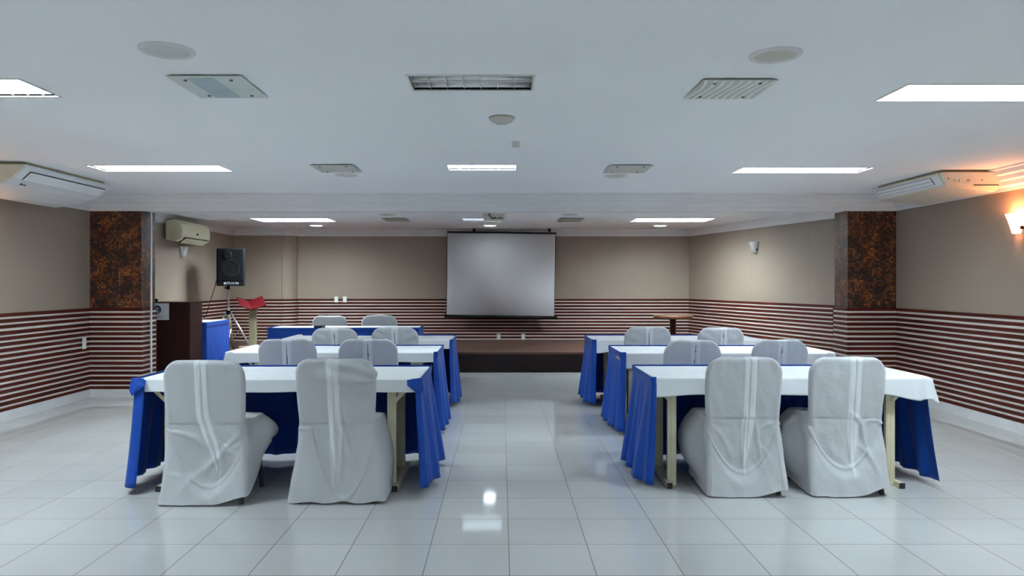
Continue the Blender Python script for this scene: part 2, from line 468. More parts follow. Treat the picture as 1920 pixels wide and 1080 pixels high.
struct(MB().box(XL - 0.15, XL, YN - 0.1, YB + 0.15, 0, 2.75).build('wall_left', M['paper']), 'beige linen papered side wall')
struct(MB().box(XR, XR + 0.15, YN - 0.1, YC1, 0, 2.75).build('wall_right', M['paper']), 'beige linen papered side wall')
AX, AY, BX, BY = 3.69, YB, 4.91, 9.49       # slanting wall on the round table side
dx, dy = BX - AX, BY - AY
L = math.hypot(dx, dy); nx, ny = dy / L, -dx / L          # points into the room
if nx > 0: nx, ny = -nx, -ny
struct(MB().prism([(AX, AY), (BX, BY), (BX - nx * 0.2, BY - ny * 0.2), (AX - nx * 0.2, AY - ny * 0.2)], 'z', 0, 2.75).build('wall_right_stage', M['paper']), 'slanting beige papered wall beside the stage')
struct(MB().box(XL - 0.1, XR + 0.1, YB, YB + 0.15, 0, 2.75).build('wall_back', M['paper']), 'beige linen papered wall behind the screen')
wf = MB()
FILL_WINS = [(-4.45, -2.15), (-1.15, 1.15), (1.95, 4.25)]  # openings added in the unseen rear wall for fill light
xe = [XL - 0.1] + [v for w_ in FILL_WINS for v in w_] + [XR + 0.1]
for i in range(0, len(xe), 2): wf.box(xe[i], xe[i + 1], YN - 0.15, YN, 0, 2.75)
for a_, b_ in FILL_WINS: wf.box(a_, b_, YN - 0.15, YN, 0, 0.75); wf.box(a_, b_, YN - 0.15, YN, 2.25, 2.75)
struct(wf.build('wall_front', M['paper']), 'beige wall with windows at the rear of the room')
for i, (a_, b_) in enumerate(FILL_WINS):
    fr = MB()
    for q in (a_, (a_ + b_) / 2 - 0.02, b_ - 0.04): fr.box(q, q + 0.04, YN - 0.10, YN - 0.05, 0.75, 2.25)
    fr.box(a_, b_, YN - 0.10, YN - 0.05, 0.75, 0.79); fr.box(a_, b_, YN - 0.10, YN - 0.05, 2.21, 2.25)
    struct(fr.build('window_%d' % (i + 1), M['white_plastic']), 'white framed rear window')
YP, XP = 14.0, -4.24
# pilaster in the corner by the loudspeaker, rounded towards the wall
pil = [(XL, YB), (XL, YP), (XP, YP), (XP, YP + 0.01)]
pil_curve = [(XP + 0.235 * math.sin(t), YB - 0.235 * math.cos(t)) for t in [i * PI / 2 / 8 for i in range(9)]]
pil_path = [(XL, YP), (XP, YP)] + pil_curve
struct(MB().prism([(XL, YB + 0.02)] + pil_path + [(XP + 0.235, YB + 0.02)], 'z', 0, 2.75).build('wall_back_pilaster', M['paper']), 'shallow papered pilaster in the stage corner')

# beam between the two ceilings
struct(MB().box(XL - 0.05, XR + 0.05, YC0, YC1, 2.36, 2.72).build('ceiling_beam', M['moulding']), 'white beam between the two ceilings')

# columns
def column(name, x0, x1, label):
    o = MB().box(x0, x1, YC0, YC1, 0, 2.365).build(name, M['mosaic'])
    return struct(o, label)
column('column', XL - 0.02, XCL, 'column clad in copper mosaic with a white conduit')
column('column', XCR, XR + 0.02, 'column clad in copper mosaic beside the beige ceiling unit')

# crown mouldings: sweep of a stepped profile (out, up)
def sweep(path, prof, mb=None, closed=False, mi=0):
    """path 2-D points, the room lies on the RIGHT hand of the walking direction"""
    mb = mb or MB()
    n = len(path); rows = []
    for i, p in enumerate(path):
        def nrm(a, b):
            d = Vector((b[0] - a[0], b[1] - a[1])).normalized(); return Vector((d.y, -d.x))
        if i == 0: m = nrm(path[0], path[1]); k = 1
        elif i == n - 1: m = nrm(path[-2], path[-1]); k = 1
        else:
            a, b = nrm(path[i - 1], p), nrm(p, path[i + 1]); m = (a + b).normalized(); k = 1 / max(0.3, m.dot(a))
        rows.append([(p[0] + m.x * o * k, p[1] + m.y * o * k, z) for o, z in prof])
    mb.grid(rows, mi=mi)
    return mb

def crown(z0, z1, out):
    h = z1 - z0
    st = [(0, -0.0), (0.10, 0.0), (0.12, 0.16), (0.30, 0.22), (0.34, 0.42), (0.52, 0.48), (0.56, 0.66), (0.76, 0.72), (0.80, 0.90), (1.0, 0.92), (1.0, 1.01)]
    return [(0.0 if i == 0 else o * out, z0 + u * h) for i, (o, u) in enumerate(st)]
struct(sweep([(XL, YN), (XL, YC0), (XR, YC0), (XR, YN)], crown(2.352, ZC, 0.19)).build('trim_1', M['moulding']), 'stepped white crown moulding')
far_path = [(XL, YC1)] + [(XL, YP)] + pil_path[1:] + [(AX, YB), (BX, BY)]
struct(sweep(far_path, crown(2.36, ZB, 0.11)).build('trim_2', M['moulding']), 'stepped white crown moulding over the stage')

# wainscot: cream backing with red-brown slats
def wainscot(name, path, z0, label, seed):
    rnd = random.Random(seed)
    mb = sweep(path, [(0.0, z0), (0.010, z0), (0.010, ZW - 0.004), (0.0, ZW - 0.004)], mi=0)
    k = 0
    per = (1.131 - 0.115 - 0.031) / 16.0
    while True:
        zt = ZW - k * per + rnd.uniform(-0.002, 0.002)
        zb = zt - 0.0375 - rnd.uniform(-0.002, 0.003)
        if zb < z0 - 0.012: break
        zb = max(zb, z0 - 0.004)
        sweep(path, [(0.008, zb), (0.0155, zb), (0.0165, zb + 0.002), (0.0165, zt - 0.002), (0.0155, zt), (0.008, zt)], mb, mi=1)
        k += 1
    return struct(mb.build(name, [M['cream'], M['slat']]), label)
wainscot('trim_3', [(XL, YN), (XL, YC0), (XCL, YC0), (XCL, YC1), (XL, YC1)], 0.115, 'red-brown and cream striped wainscot', 3)
wainscot('trim_4', [(XR - 0.35, YC1), (XCR, YC1), (XCR, YC0), (XR, YC0), (XR, YN)], 0.115, 'red-brown and cream striped wainscot', 4)
wainscot('trim_5', [(XL, YC1 + 0.03), (XL, YP), (XP, YP)] + pil_curve + [(AX, YB), (BX, BY)], 0.0, 'red-brown and cream striped wainscot around the stage', 5)
def skirting(name, path):
    return struct(sweep(path, [(0, 0), (0.013, 0), (0.013, 0.108), (0.009, 0.114), (0, 0.114)]).build(name, M['skirt_tile']), 'white tile skirting')
skirting('baseboard_left', [(XL, YN), (XL, YC0), (XCL, YC0), (XCL, YC1), (XL, YC1)])
skirting('baseboard_right', [(XR - 0.35, YC1), (XCR, YC1), (XCR, YC0), (XR, YC0), (XR, YN)])

# stage
def xr_at(y): return AX + (BX - AX) * (AY - y) / (AY - BY)
stg = MB().prism([(XL + 0.026, YS), (xr_at(YS) - 0.03, YS), (AX - 0.03, YB - 0.03), (XP + 0.3, YB - 0.03), (XP, YP - 0.03), (XL + 0.026, YP - 0.03)], 'z', 0, ZS)
stg.m[-1] = 1; stg.m[-2] = 0
stg.box(XL + 0.026, xr_at(YS) - 0.035, YS - 0.02, YS + 0.02, ZS - 0.03, ZS + 0.004, 1)
struct(stg.build('floor_stage', [M['stage_front'], M['stage_top']]), 'low dark stage with brown deck')

# white conduit on the column
tag(MB().tube((XCL + 0.037, 9.33, 0.11), (XCL + 0.037, 9.33, 2.36), 0.012).build('conduit_pipe', M['white_plastic']),
    'thin white vertical conduit running down the side of the mosaic column', 'pipe')

# wall sockets
def plate(x, y, z, rotz, label, hgt=0.115, w=0.072, group=None):
    t = thing('wall_socket', label, 'socket', (x, y, z), rotz, group)
    MB().box(-w / 2, w / 2, -0.012, 0, -hgt / 2, hgt / 2).build('face_plate', M['white_plastic'], t, bevel=0.003)
    MB().box(-w / 5, w / 5, -0.015, -0.011, -0.025, 0.025).build('outlet', M['vent_slat'], t, bevel=0.002)
wy = YB - 0.026
plate((630.5 - 940) * wy / F, wy + 0.006, 1.45 - 31.5 * wy / F, 0, 'white socket plate on the wainscot top, on the pilaster side of its pair', group=None)
plate((646.5 - 940) * wy / F, wy + 0.006, 1.45 - 31.5 * wy / F, 0, 'white socket plate on the wainscot top, on the screen side of its pair', group=None)
plate((935 - 940) * wy / F, wy + 0.001, 1.45 - 101.5 * wy / F, 0, 'white low socket plate on the stripes directly beneath the projection screen middle')
plate((981 - 940) * wy / F, wy + 0.001, 1.45 - 101.5 * wy / F, 0, 'white low socket plate on the stripes beneath the screen, towards the round table')
plate(XL + 0.026, 8.97, 0.70, PI / 2, 'white switch plate on the striped side wall near the mosaic column', 0.14, 0.075)

# ------------------------------------------------------------------ ceiling fixtures
def troffer(x0, x1, y0, y1, z, lit, label):
    t = thing('fluorescent_lamp', label, 'ceiling lamp', ((x0 + x1) / 2, (y0 + y1) / 2, z), group=None)
    w, d = (x1 - x0) / 2, (y1 - y0) / 2
    f = MB()
    r = 0.012
    f.box(-w - r, w + r, -d - r, -d, -0.006, 0.001); f.box(-w - r, w + r, d, d + r, -0.006, 0.001)
    f.box(-w - r, -w, -d, d, -0.006, 0.001); f.box(w, w + r, -d, d, -0.006, 0.001)
    f.box(-w, w, -d - 0.004, -d, 0, 0.08); f.box(-w, w, d, d + 0.004, 0, 0.08); f.box(-w - 0.004, -w, -d, d, 0, 0.08); f.box(w, w + 0.004, -d, d, 0, 0.08)
    f.box(-w, w, -d, d, 0.08, 0.086)
    f.build('housing', M['speaker_rim'], t)
    if lit:
        g = MB().box(-w + 0.01, w - 0.01, -d + 0.01, d - 0.01, 0.045, 0.05)
        g.build('diffuser', M['tube_dim'] if (x1 < 0.01 and z == ZB and x0 > -1) else (M['tube_far'] if z == ZB else M['tube_rear'] if y0 < 2 else M['tube_lit']), t)
    else:
        for s in (-1, 1):
            # curved mirror channels with a dark tube in each
            pr = [(s * d * 0.5 + d * 0.46 * math.sin(a), 0.012 + 0.06 * math.cos(a)) for a in [i * PI / 10 - PI / 2 for i in range(11)]]
            b = MB(); b.grid([[(-w + 0.01, p[0], p[1]) for p in pr], [(w - 0.01, p[0], p[1]) for p in pr]])
            b.build('reflector', M['reflector'], t, smooth=True, solid=0.001)
            MB().tube((-w + 0.02, s * d * 0.5, 0.04), (w - 0.02, s * d * 0.5, 0.04), 0.013).build('tube', M['white_plastic'], t, smooth=True)
    n = 14 if (x1 - x0) > 1 else 7
    lv = MB()
    for i in range(1, n):
        x = -w + 2 * w * i / n
        lv.box(x - 0.0015, x + 0.0015, -d, d, 0.004, 0.034)
    lv.box(-w, w, -0.003, 0.003, 0.003, 0.036)
    lv.build('louver', M['louver'], t)
    return t
for l in LAMPS: troffer(*l)

for x, y, lab in SPOTS:
    t = thing('downlight', lab, 'ceiling lamp', (x, y, ZB), group='round downlights over the stage')
    MB().lathe([(SR * 1.0, 0.02), (SR * 1.0, -0.004), (SR * 1.12, -0.006), (SR * 1.16, 0.0)], n=40).build('rim', M['speaker_rim'], t, smooth=True)
    MB().lathe([(0.0001, -0.012), (SR * 0.5, -0.010), (SR * 0.97, -0.002), (SR * 0.99, 0.006), (0.0001, 0.008)], n=32).build('lamp_glass', M['spot_lit'], t, smooth=True)

def disc(x, y, z, r, mat, label, rimmat=None, name='ceiling_speaker', dome=0.012):
    t = thing(name, label, 'ceiling speaker' if name == 'ceiling_speaker' else 'smoke detector', (x, y, z))
    MB().lathe([(r, 0), (r * 0.99, -0.007), (r * 0.95, -0.010), (r * 0.80, -0.009), (r * 0.76, -0.005)], n=48).build('rim', rimmat or M['speaker_rim'], t, smooth=True)
    MB().lathe([(0.0001, -dome), (r * 0.3, -dome), (r * 0.32, -dome * 0.8), (r * 0.55, -dome * 0.9), (r * 0.57, -dome * 0.7), (r * 0.78, -0.004)], n=48).build('grille', mat, t, smooth=True)
    return t
disc(-1.595, 3.46, ZC, 0.127, M['speaker_disc'], 'large round grey ceiling speaker with ringed grille above the glass plate')
disc(1.334, 3.53, ZC, 0.125, M['speaker_cream'], 'large round cream ceiling speaker above the wavy striped plate')
disc(-1.59, 7.45, ZC, 0.115, M['speaker_disc'], 'small round ceiling speaker by the plain glass plate on the loudspeaker side')
disc(1.19, 7.53, ZC, 0.118, M['speaker_cream'], 'small round cream ceiling speaker beyond the plain plate on the round table side')
disc(-1.73, 11.05, ZB, 0.13, M['speaker_cream'], 'round cream ceiling speaker just past the beam on the loudspeaker side')
disc(1.04, 11.05, ZB, 0.13, M['speaker_cream'], 'round cream ceiling speaker just past the beam on the round table side')
t = thing('smoke_detector', 'white domed smoke detector in the middle of the near ceiling', 'smoke detector', (0.003, 4.88, ZC))
MB().lathe([(0.088, 0), (0.088, -0.004)], n=40).build('base_plate', M['screw'], t, smooth=True)
MB().lathe([(0.086, -0.004), (0.084, -0.012), (0.070, -0.026), (0.045, -0.035), (0.042, -0.040), (0.0001, -0.041)], n=40).build('cover', M['speaker_cream'], t, smooth=True)
t = thing('motion_sensor', 'tiny boxy sensor on the ceiling beyond the domed smoke detector', 'sensor', (0.113, 5.72, ZC))
MB().box(-0.03, 0.03, -0.03, 0.03, -0.03, 0).build('body', M['speaker_rim'], t, bevel=0.003)
gr = MB()
for i in range(4): gr.box(-0.026 + i * 0.0145, -0.018 + i * 0.0145, -0.033, -0.03, -0.028, -0.006)
gr.box(-0.03, 0.03, -0.036, -0.030, -0.05, -0.0285)
gr.build('front_face', M['vent_back'], t)

def glass_plate(x0, x1, y0, y1, z, kind, label, shear=-0.02):
    t = thing('ceiling_plate', label, 'ceiling plate', ((x0 + x1) / 2, (y0 + y1) / 2, z))
    w, d = (x1 - x0) / 2, (y1 - y0) / 2
    MB().box(-w * 0.72, w * 0.72, -d * 0.8, d * 0.8, -0.008, 0.0).build('opening', M['vent_back'], t)
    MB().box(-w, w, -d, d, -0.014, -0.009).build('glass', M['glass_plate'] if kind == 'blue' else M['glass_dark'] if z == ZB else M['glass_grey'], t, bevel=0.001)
    if kind == 'waves':
        mb = MB()
        for k in range(9):
            rows = []
            for j in range(15):
                v = j / 14 * 2 * d - d
                u = -w * 0.99 + (k + 0.35) * 2 * w / 9 + 0.018 * math.sin(j / 14 * PI * 1.3 + k * 0.25) - 0.01
                u0, u1 = min(u, w), min(u + 0.017, w)
                rows.append([(u0, v, -0.0152), (u1, v, -0.0152)])
            mb.grid(rows)
        mb.build('wave_stripes', M['vent_slat'], t, solid=0.001)
    elif kind == 'blue':
        MB().box(-w * 0.52, w * 0.22, -d * 0.9, d * 0.92, -0.0152, -0.0142).build('inner_panel', M['glass_inner'], t)
    for sx in (-0.62, 0.62):
        for sy in (-0.72, 0.72):
            MB().lathe([(0.0001, -0.021), (0.009, -0.020), (0.010, -0.015), (0.010, 0)], (sx * w, sy * d, 0), n=14).build('screw', M['screw'], t, smooth=True)
glass_plate(-1.785, -1.385, 3.86, 4.31, ZC, 'blue', 'large glass ceiling plate with bluish inner panel and four screws')
glass_plate(1.095, 1.50, 3.93, 4.33, ZC, 'waves', 'large ceiling plate with curved stripes and four screws')
glass_plate(-1.79, -1.39, 6.78, 7.22, ZC, 'plain', 'small plain ceiling plate between lit lamps on the loudspeaker side')
glass_plate(1.02, 1.425, 6.80, 7.26, ZC, 'plain', 'small plain ceiling plate between lit lamps on the round table side')
glass_plate(-1.92, -1.52, 11.6, 12.15, ZB, 'plain', 'grey ceiling plate over the stage on the loudspeaker side')
glass_plate(0.94, 1.33, 11.6, 12.25, ZB, 'plain', 'grey ceiling plate over the stage on the round table side')

# ------------------------------------------------------------------ projector
t = thing('projector', 'white projector with black cables hanging from the ceiling over the stage', 'projector', (-0.105, 10.9, 2.44))
MB().prism([(-0.155, -0.055), (0.155, -0.055), (0.162, -0.02), (0.155, 0.035), (0.10, 0.05), (-0.10, 0.05), (-0.155, 0.035), (-0.162, -0.02)], 'y', -0.13, 0.13).build('body', M['cream_plastic'] if False else M['ac_beige'], t, bevel=0.006)
MB().tube((0, 0, 0.05), (0, 0, 0.055), 0.04).build('mount', M['white_plastic'], t)
MB().tube((0.11, 0.13, 0.0), (0.11, 0.15, 0.0), 0.03, n=24).build('lens', M['black'], t)
pt = MB()
for i in range(7): pt.box(-0.045 + i * 0.026, -0.030 + i * 0.026, -0.134, -0.13, -0.044, -0.026 + 0.006 * (i % 3))
pt.build('ports', M['black'], t)
MB().lathe([(0.0001, 0), (0.026, 0), (0.028, 0.004)], n=24).build('speaker_grille', M['vent_back'], t, loc=(-0.105, -0.132, -0.002)).rotation_euler[0] = PI / 2
cb = MB()
arc = [(-0.17 + 0.34 * i / 14, -0.145, 0.035 + 0.022 * math.sin(PI * i / 14) + 0.004 * math.sin(i * 2.1)) for i in range(15)]
cb.path(arc, 0.004)
cb.path([(-0.075, -0.145, 0.054), (-0.078, -0.15, 0.02), (-0.06, -0.152, -0.01), (-0.035, -0.15, -0.034), (0.02, -0.14, -0.038)], 0.007)
cb.build('cable', M['black'], t, smooth=True)

# ------------------------------------------------------------------ projection screen
ys = 13.95
k = ys / F
t = thing('projection_screen', 'pulled-down white projection screen with black bars over the striped wall', 'projection screen', ((940 - 940) * k, ys, 0))
def sx(px): return (px - 940) * k
def sz(py): return H - (py - 530) * k
MB().grid([[(sx(839), 0, sz(437)), (sx(940), 0, sz(438)), (sx(1041), 0, sz(439))],
           [(sx(838.5), 0.004, sz(520)), (sx(939), 0.004, sz(520)), (sx(1040), 0.004, sz(520))],
           [(sx(837.5), 0, sz(591)), (sx(939), 0, sz(592)), (sx(1039), 0, sz(593))]]).build('screen_fabric', M['screen'], t, smooth=True, solid=0.002)
MB().beam((sx(838), 0, sz(435)), (sx(1043), 0, sz(437.5)), 0.03, 0.03).build('top_bar', M['black'], t, bevel=0.004)
MB().tube((sx(835), 0, sz(592.5)), (sx(1043), 0, sz(595.5)), 0.030, n=16).build('bottom_bar', M['black'], t, smooth=True)
eb = MB()
MB().beam((sx(838.2), 0.003, sz(437)), (sx(836.8), 0.003, sz(591)), 0.008, 0.006, up=(0, 1, 0)).build('edge_strip', M['black'], t); eb.beam((sx(1041.8), 0.003, sz(439)), (sx(1039.8), 0.003, sz(593)), 0.008, 0.006, up=(0, 1, 0))
eb.build('edge_strip', M['black'], t)
for px, py in ((835, 592.5), (1043, 595.5)):
    MB().tube((sx(px) - 0.012, 0, sz(py)), (sx(px) + 0.012, 0, sz(py)), 0.040, n=16).build('end_cap', M['grille'], t)
MB().box(-0.55, -0.50, 0.015, 0.04, sz(434) - 0.01, ZB).build('hook', M['black'], t)
MB().box(0.9, 0.95, 0.015, 0.04, sz(434) - 0.01, ZB).build('hook', M['black'], t)

# ------------------------------------------------------------------ air conditioners
# white unit on the ceiling at the left wall
t = thing('air_conditioner', 'white ceiling air conditioner with a black outlined flap, beside the striped wall', 'air conditioner', (XL, 6.62, 0))
PL = [(0.06, 2.535), (0.06, 2.31), (0.22, 2.285), (0.37, 2.295), (0.50, 2.325), (0.62, 2.36), (0.73, 2.412), (0.80, 2.480), (0.835, 2.515), (0.83, 2.535)]
MB().prism(PL, 'y', 0.03, 1.45).build('body', M['ac_white'], t, bevel=0.006)
pe = [(a * 0.995 + 0.002, b) for a, b in PL]
MB().prism(PL, 'y', -0.0, 0.03).build('end_panel', M['ac_beige'], t, bevel=0.008)
MB().box(0.10, 0.82, 0.05, 1.36, 2.535, 2.558).build('mounting_gap', M['yellowed'], t)
def on_face(d0, z0, d1, z1, y0, y1, th=0.003):
    dd, dz = d1 - d0, z1 - z0; l = math.hypot(dd, dz); nxx, nzz = dz / l, -dd / l
    if nzz > 0: nxx, nzz = -nxx, -nzz
    return [(d0, z0), (d1, z1), (d1 + nxx * th, z1 + nzz * th), (d0 + nxx * th, z0 + nzz * th)]
A0, A1 = (0.728, 2.411), (0.808, 2.484)
def flap(mb, p0, p1, y0, y1, th): mb.prism(on_face(*p0, *p1, 0, 0, th), 'y', y0, y1); return mb
flap(MB(), A0, A1, 0.13, 1.41, 0.004).build('flap_gap', M['black_line'], t)
flap(MB(), (0.728, 2.411), (0.802, 2.4785), 0.14, 1.40, 0.0065).build('flap', M['ac_white'], t)
mk = MB()
for i, (w_, h_) in enumerate(((0.016, 0.020), (0.010, 0.012), (0.012, 0.012), (0.010, 0.016), (0.014, 0.010))):
    y_ = 0.20 + i * 0.018
    mk.prism([(0.655, 2.3730), (0.655 + h_, 2.3730 + h_ * 0.46), (0.656 + h_, 2.3715 + h_ * 0.46), (0.656, 2.3710)], 'y', y_, y_ + w_)
mk.build('logo', M['black'], t)

# beige-white unit on the ceiling at the right wall
t = thing('air_conditioner', 'flat beige-white ceiling air conditioner near the lit wall sconce', 'air conditioner', (XR, 7.12, 0))
def mir(p): return [(-a, b) for a, b in p]
PR = [(0.10, 2.535), (0.08, 2.37), (0.12, 2.345), (0.30, 2.368), (0.585, 2.402), (0.615, 2.425), (0.675, 2.515), (0.67, 2.535)]
MB().prism(mir(PR), 'y', 0.03, 1.27).build('body', M['ac_beige'], t, bevel=0.006)
PE = [(0.10, 2.535), (0.08, 2.40), (0.10, 2.395), (0.615, 2.425), (0.665, 2.515), (0.66, 2.535)]
MB().prism(mir(PE), 'y', -0.012, 0.03).build('end_panel', M['ac_beige'], t, bevel=0.006)
B0, B1 = (-0.620, 2.4325), (-0.671, 2.509)
def flap2(p0, p1, y0, y1, th, mi=0):
    dd, dz = p1[0] - p0[0], p1[1] - p0[1]; l = math.hypot(dd, dz)
    n = (-abs(dz) / l, -abs(dd) / l)
    return MB().prism([p0, p1, (p1[0] + n[0] * th, p1[1] + n[1] * th), (p0[0] + n[0] * th, p0[1] + n[1] * th)], 'y', y0, y1)
flap2((-0.612, 2.421), (-0.6745, 2.513), 0.035, 1.262, 0.004).build('front_panel', M['ac_white'], t)
flap2((-0.622, 2.4355), (-0.669, 2.505), 0.16, 1.22, 0.0055).build('flap_gap', M['black_line'], t)
flap2((-0.646, 2.471), (-0.6665, 2.5015), 0.17, 1.21, 0.008).build('flap', M['ac_white'], t)
flap2((-0.6245, 2.439), (-0.644, 2.468), 0.17, 1.21, 0.008).build('flap', M['ac_white'], t)
MB().box(-0.64, -0.12, 0.05, 1.22, 2.535, 2.558).build('mounting_gap', M['yellowed'], t)
MB().box(-0.35, -0.105, -0.016, -0.010, 2.402, 2.410).build('groove', M['black_line'], t)
for xx, zz in ((-0.60, 2.47), (-0.27, 2.455)):
    MB().tube((xx, -0.010, zz), (xx, -0.016, zz), 0.007).build('screw', M['screw'], t)
for xx in (-0.545, -0.50, -0.42, -0.40):
    MB().box(xx, xx + 0.012, -0.0145, -0.011, 2.442, 2.462).build('marking', M['print_grey'], t)

# old yellowed split unit on the far side wall
t = thing('air_conditioner', 'old yellowed wall air conditioner above the unlit sconce', 'air conditioner', (XL, 11.07, 0))
PW = [(0.06, 2.40), (0.06, 2.11), (0.20, 2.085), (0.27, 2.10), (0.315, 2.16), (0.325, 2.25), (0.305, 2.35), (0.26, 2.40), (0.20, 2.425)]
MB().prism(PW, 'y', 0.0, 1.07).build('body', M['cream_plastic'], t, bevel=0.02)
MB().box(0.0, 0.07, 0.1, 0.95, 2.12, 2.34).build('wall_bracket', M['yellowed'], t)
MB().prism([(0.225, 2.083), (0.318, 2.150), (0.325, 2.147), (0.232, 2.076)], 'y', 0.10, 0.97).build('air_outlet', M['black_line'], t)
sl = MB()
for i in range(5): sl.box(0.25, 0.315, 0.2 + i * 0.17, 0.206 + i * 0.17, 2.085, 2.14)
MB().prism([(0.235, 2.068), (0.325, 2.135), (0.330, 2.130), (0.240, 2.061)], 'y', 0.12, 0.95).build('flap', M['cream_plastic'], t)
MB().prism([(0.50, 2.205), (0.58, 2.205), (0.54, 2.235)], 'x', 0.318, 0.333).build('badge', M['black'], t)
MB().box(0.12, 0.20, 0.1, 0.98, 2.42, 2.427).build('top_grille', M['black_line'], t)

# ------------------------------------------------------------------ sconces
def sconce(x, y, z, ang, lit, label, s=1.0):
    t = thing('wall_sconce', label, 'wall lamp', (x, y, z), ang)
    # local frame: the wall is at x=0, the lamp bulges towards +x
    pr = [(0.045 * s, -0.095 * s), (0.060 * s, -0.04 * s), (0.080 * s, 0.03 * s), (0.102 * s, 0.09 * s)]
    MB().lathe(pr, (0.008, 0, 0), n=24, a0=-PI / 2, a1=PI / 2).build('shade', M['sconce_lit'] if lit else M['sconce_off'], t, smooth=True, solid=0.004)
    MB().box(0, 0.008, -0.05 * s, 0.05 * s, -0.10 * s, 0.06 * s).build('wall_plate', M['sconce_off'], t)
    MB().box(0.004 * s, 0.030 * s, 0.046 * s, 0.066 * s, -0.06 * s, -0.025 * s).build('bracket', M['bracket'], t, bevel=0.003)
    if lit:
        ld = bpy.data.lights.new('bulb', 'POINT'); ld.energy = 5.5; ld.color = WARM; ld.shadow_soft_size = 0.03
        lo = bpy.data.objects.new('bulb', ld); COL.objects.link(lo); lo.parent = t; lo.location = (0.075, 0, 0.085)
    return t
sconce(XR, 6.98, 2.02, PI, True, 'lit orange glowing sconce on the papered wall by the beige ceiling unit')
sconce(XL, 6.75, 2.02, 0, True, 'lit sconce just outside the frame on the wall below the white ceiling unit')
sconce(XL, 11.78, 1.95, 0, False, 'unlit white sconce on the wall below the yellowed air conditioner')
sconce(xr_at(12.1) , 12.1, 2.04, math.atan2(ny, nx), False, 'unlit white sconce on the slanting wall beside the stage')

# ------------------------------------------------------------------ tables
def skirt_mesh(mb, path, ztop, zbot, flare, seed, folds=0.026, header=0.075, zfun=None, lam=0.25, flare_end=None):
    """blue table skirt hung along a 2-D path; outside is on the LEFT hand side"""
    rnd = random.Random(seed)
    pts = [Vector(p) for p in path]
    seg = [(pts[i + 1] - pts[i]).length for i in range(len(pts) - 1)]
    tot = sum(seg); n = int(tot / 0.018) + 1
    cols = []
    for i in range(n + 1):
        s = tot * i / n; a = s; j = 0
        while j < len(seg) - 1 and a > seg[j]: a -= seg[j]; j += 1
        d = (pts[j + 1] - pts[j]).normalized(); nn = Vector((-d.y, d.x))
        # soften the normal near corners
        if a < 0.10 and j > 0:
            d2 = (pts[j] - pts[j - 1]).normalized(); n2 = Vector((-d2.y, d2.x)); nn = (nn * (0.5 + a * 5) + n2 * (0.5 - a * 5)).normalized()
        elif seg[j] - a < 0.10 and j < len(seg) - 1:
            q = seg[j] - a
            d2 = (pts[j + 2] - pts[j + 1]).normalized(); n2 = Vector((-d2.y, d2.x)); nn = (nn * (0.5 + q * 5) + n2 * (0.5 - q * 5)).normalized()
        cols.append((pts[j] + d * a, nn, s))
    rows = []
    vs_ = [0, 0.006, 0.02, 0.05, header - 0.004, header, header + 0.004] + [header + 0.004 + (1 - header - 0.004) * ((i + 1) / 16) for i in range(16)]
    ph = rnd.uniform(0, 6)
    for r, v in enumerate(vs_):
        row = []
        for p, nn, s in cols:
            u = max(0.0, (v - header) / (1 - header))
            w = noise.noise(Vector((s * 1.9, u * 0.35, seed * 7.3)))
            fold = math.sin(2 * PI * (s / lam) + ph + 2.2 * w) + 0.35 * math.sin(2 * PI * s / (lam * 0.43) + ph * 2)
            o = 0.004 + (0.003 if header - 0.004 > v else 0.0)
            if v > header - 0.001: o = 0.001 + 0.004 * u
            o += flare * (u ** 1.1) + folds * (u ** 0.75) * fold + 0.02 * u * noise.noise(Vector((s * 3, 2, seed)))
            zb = zbot + (zfun(s / tot) if zfun else 0) + 0.006 * noise.noise(Vector((s * 4, 5, seed)))
            z = ztop + (zb - ztop) * v
            row.append((p.x + nn.x * o, p.y + nn.y * o, z))
        rows.append(row)
    mb.grid(rows)
    return mb

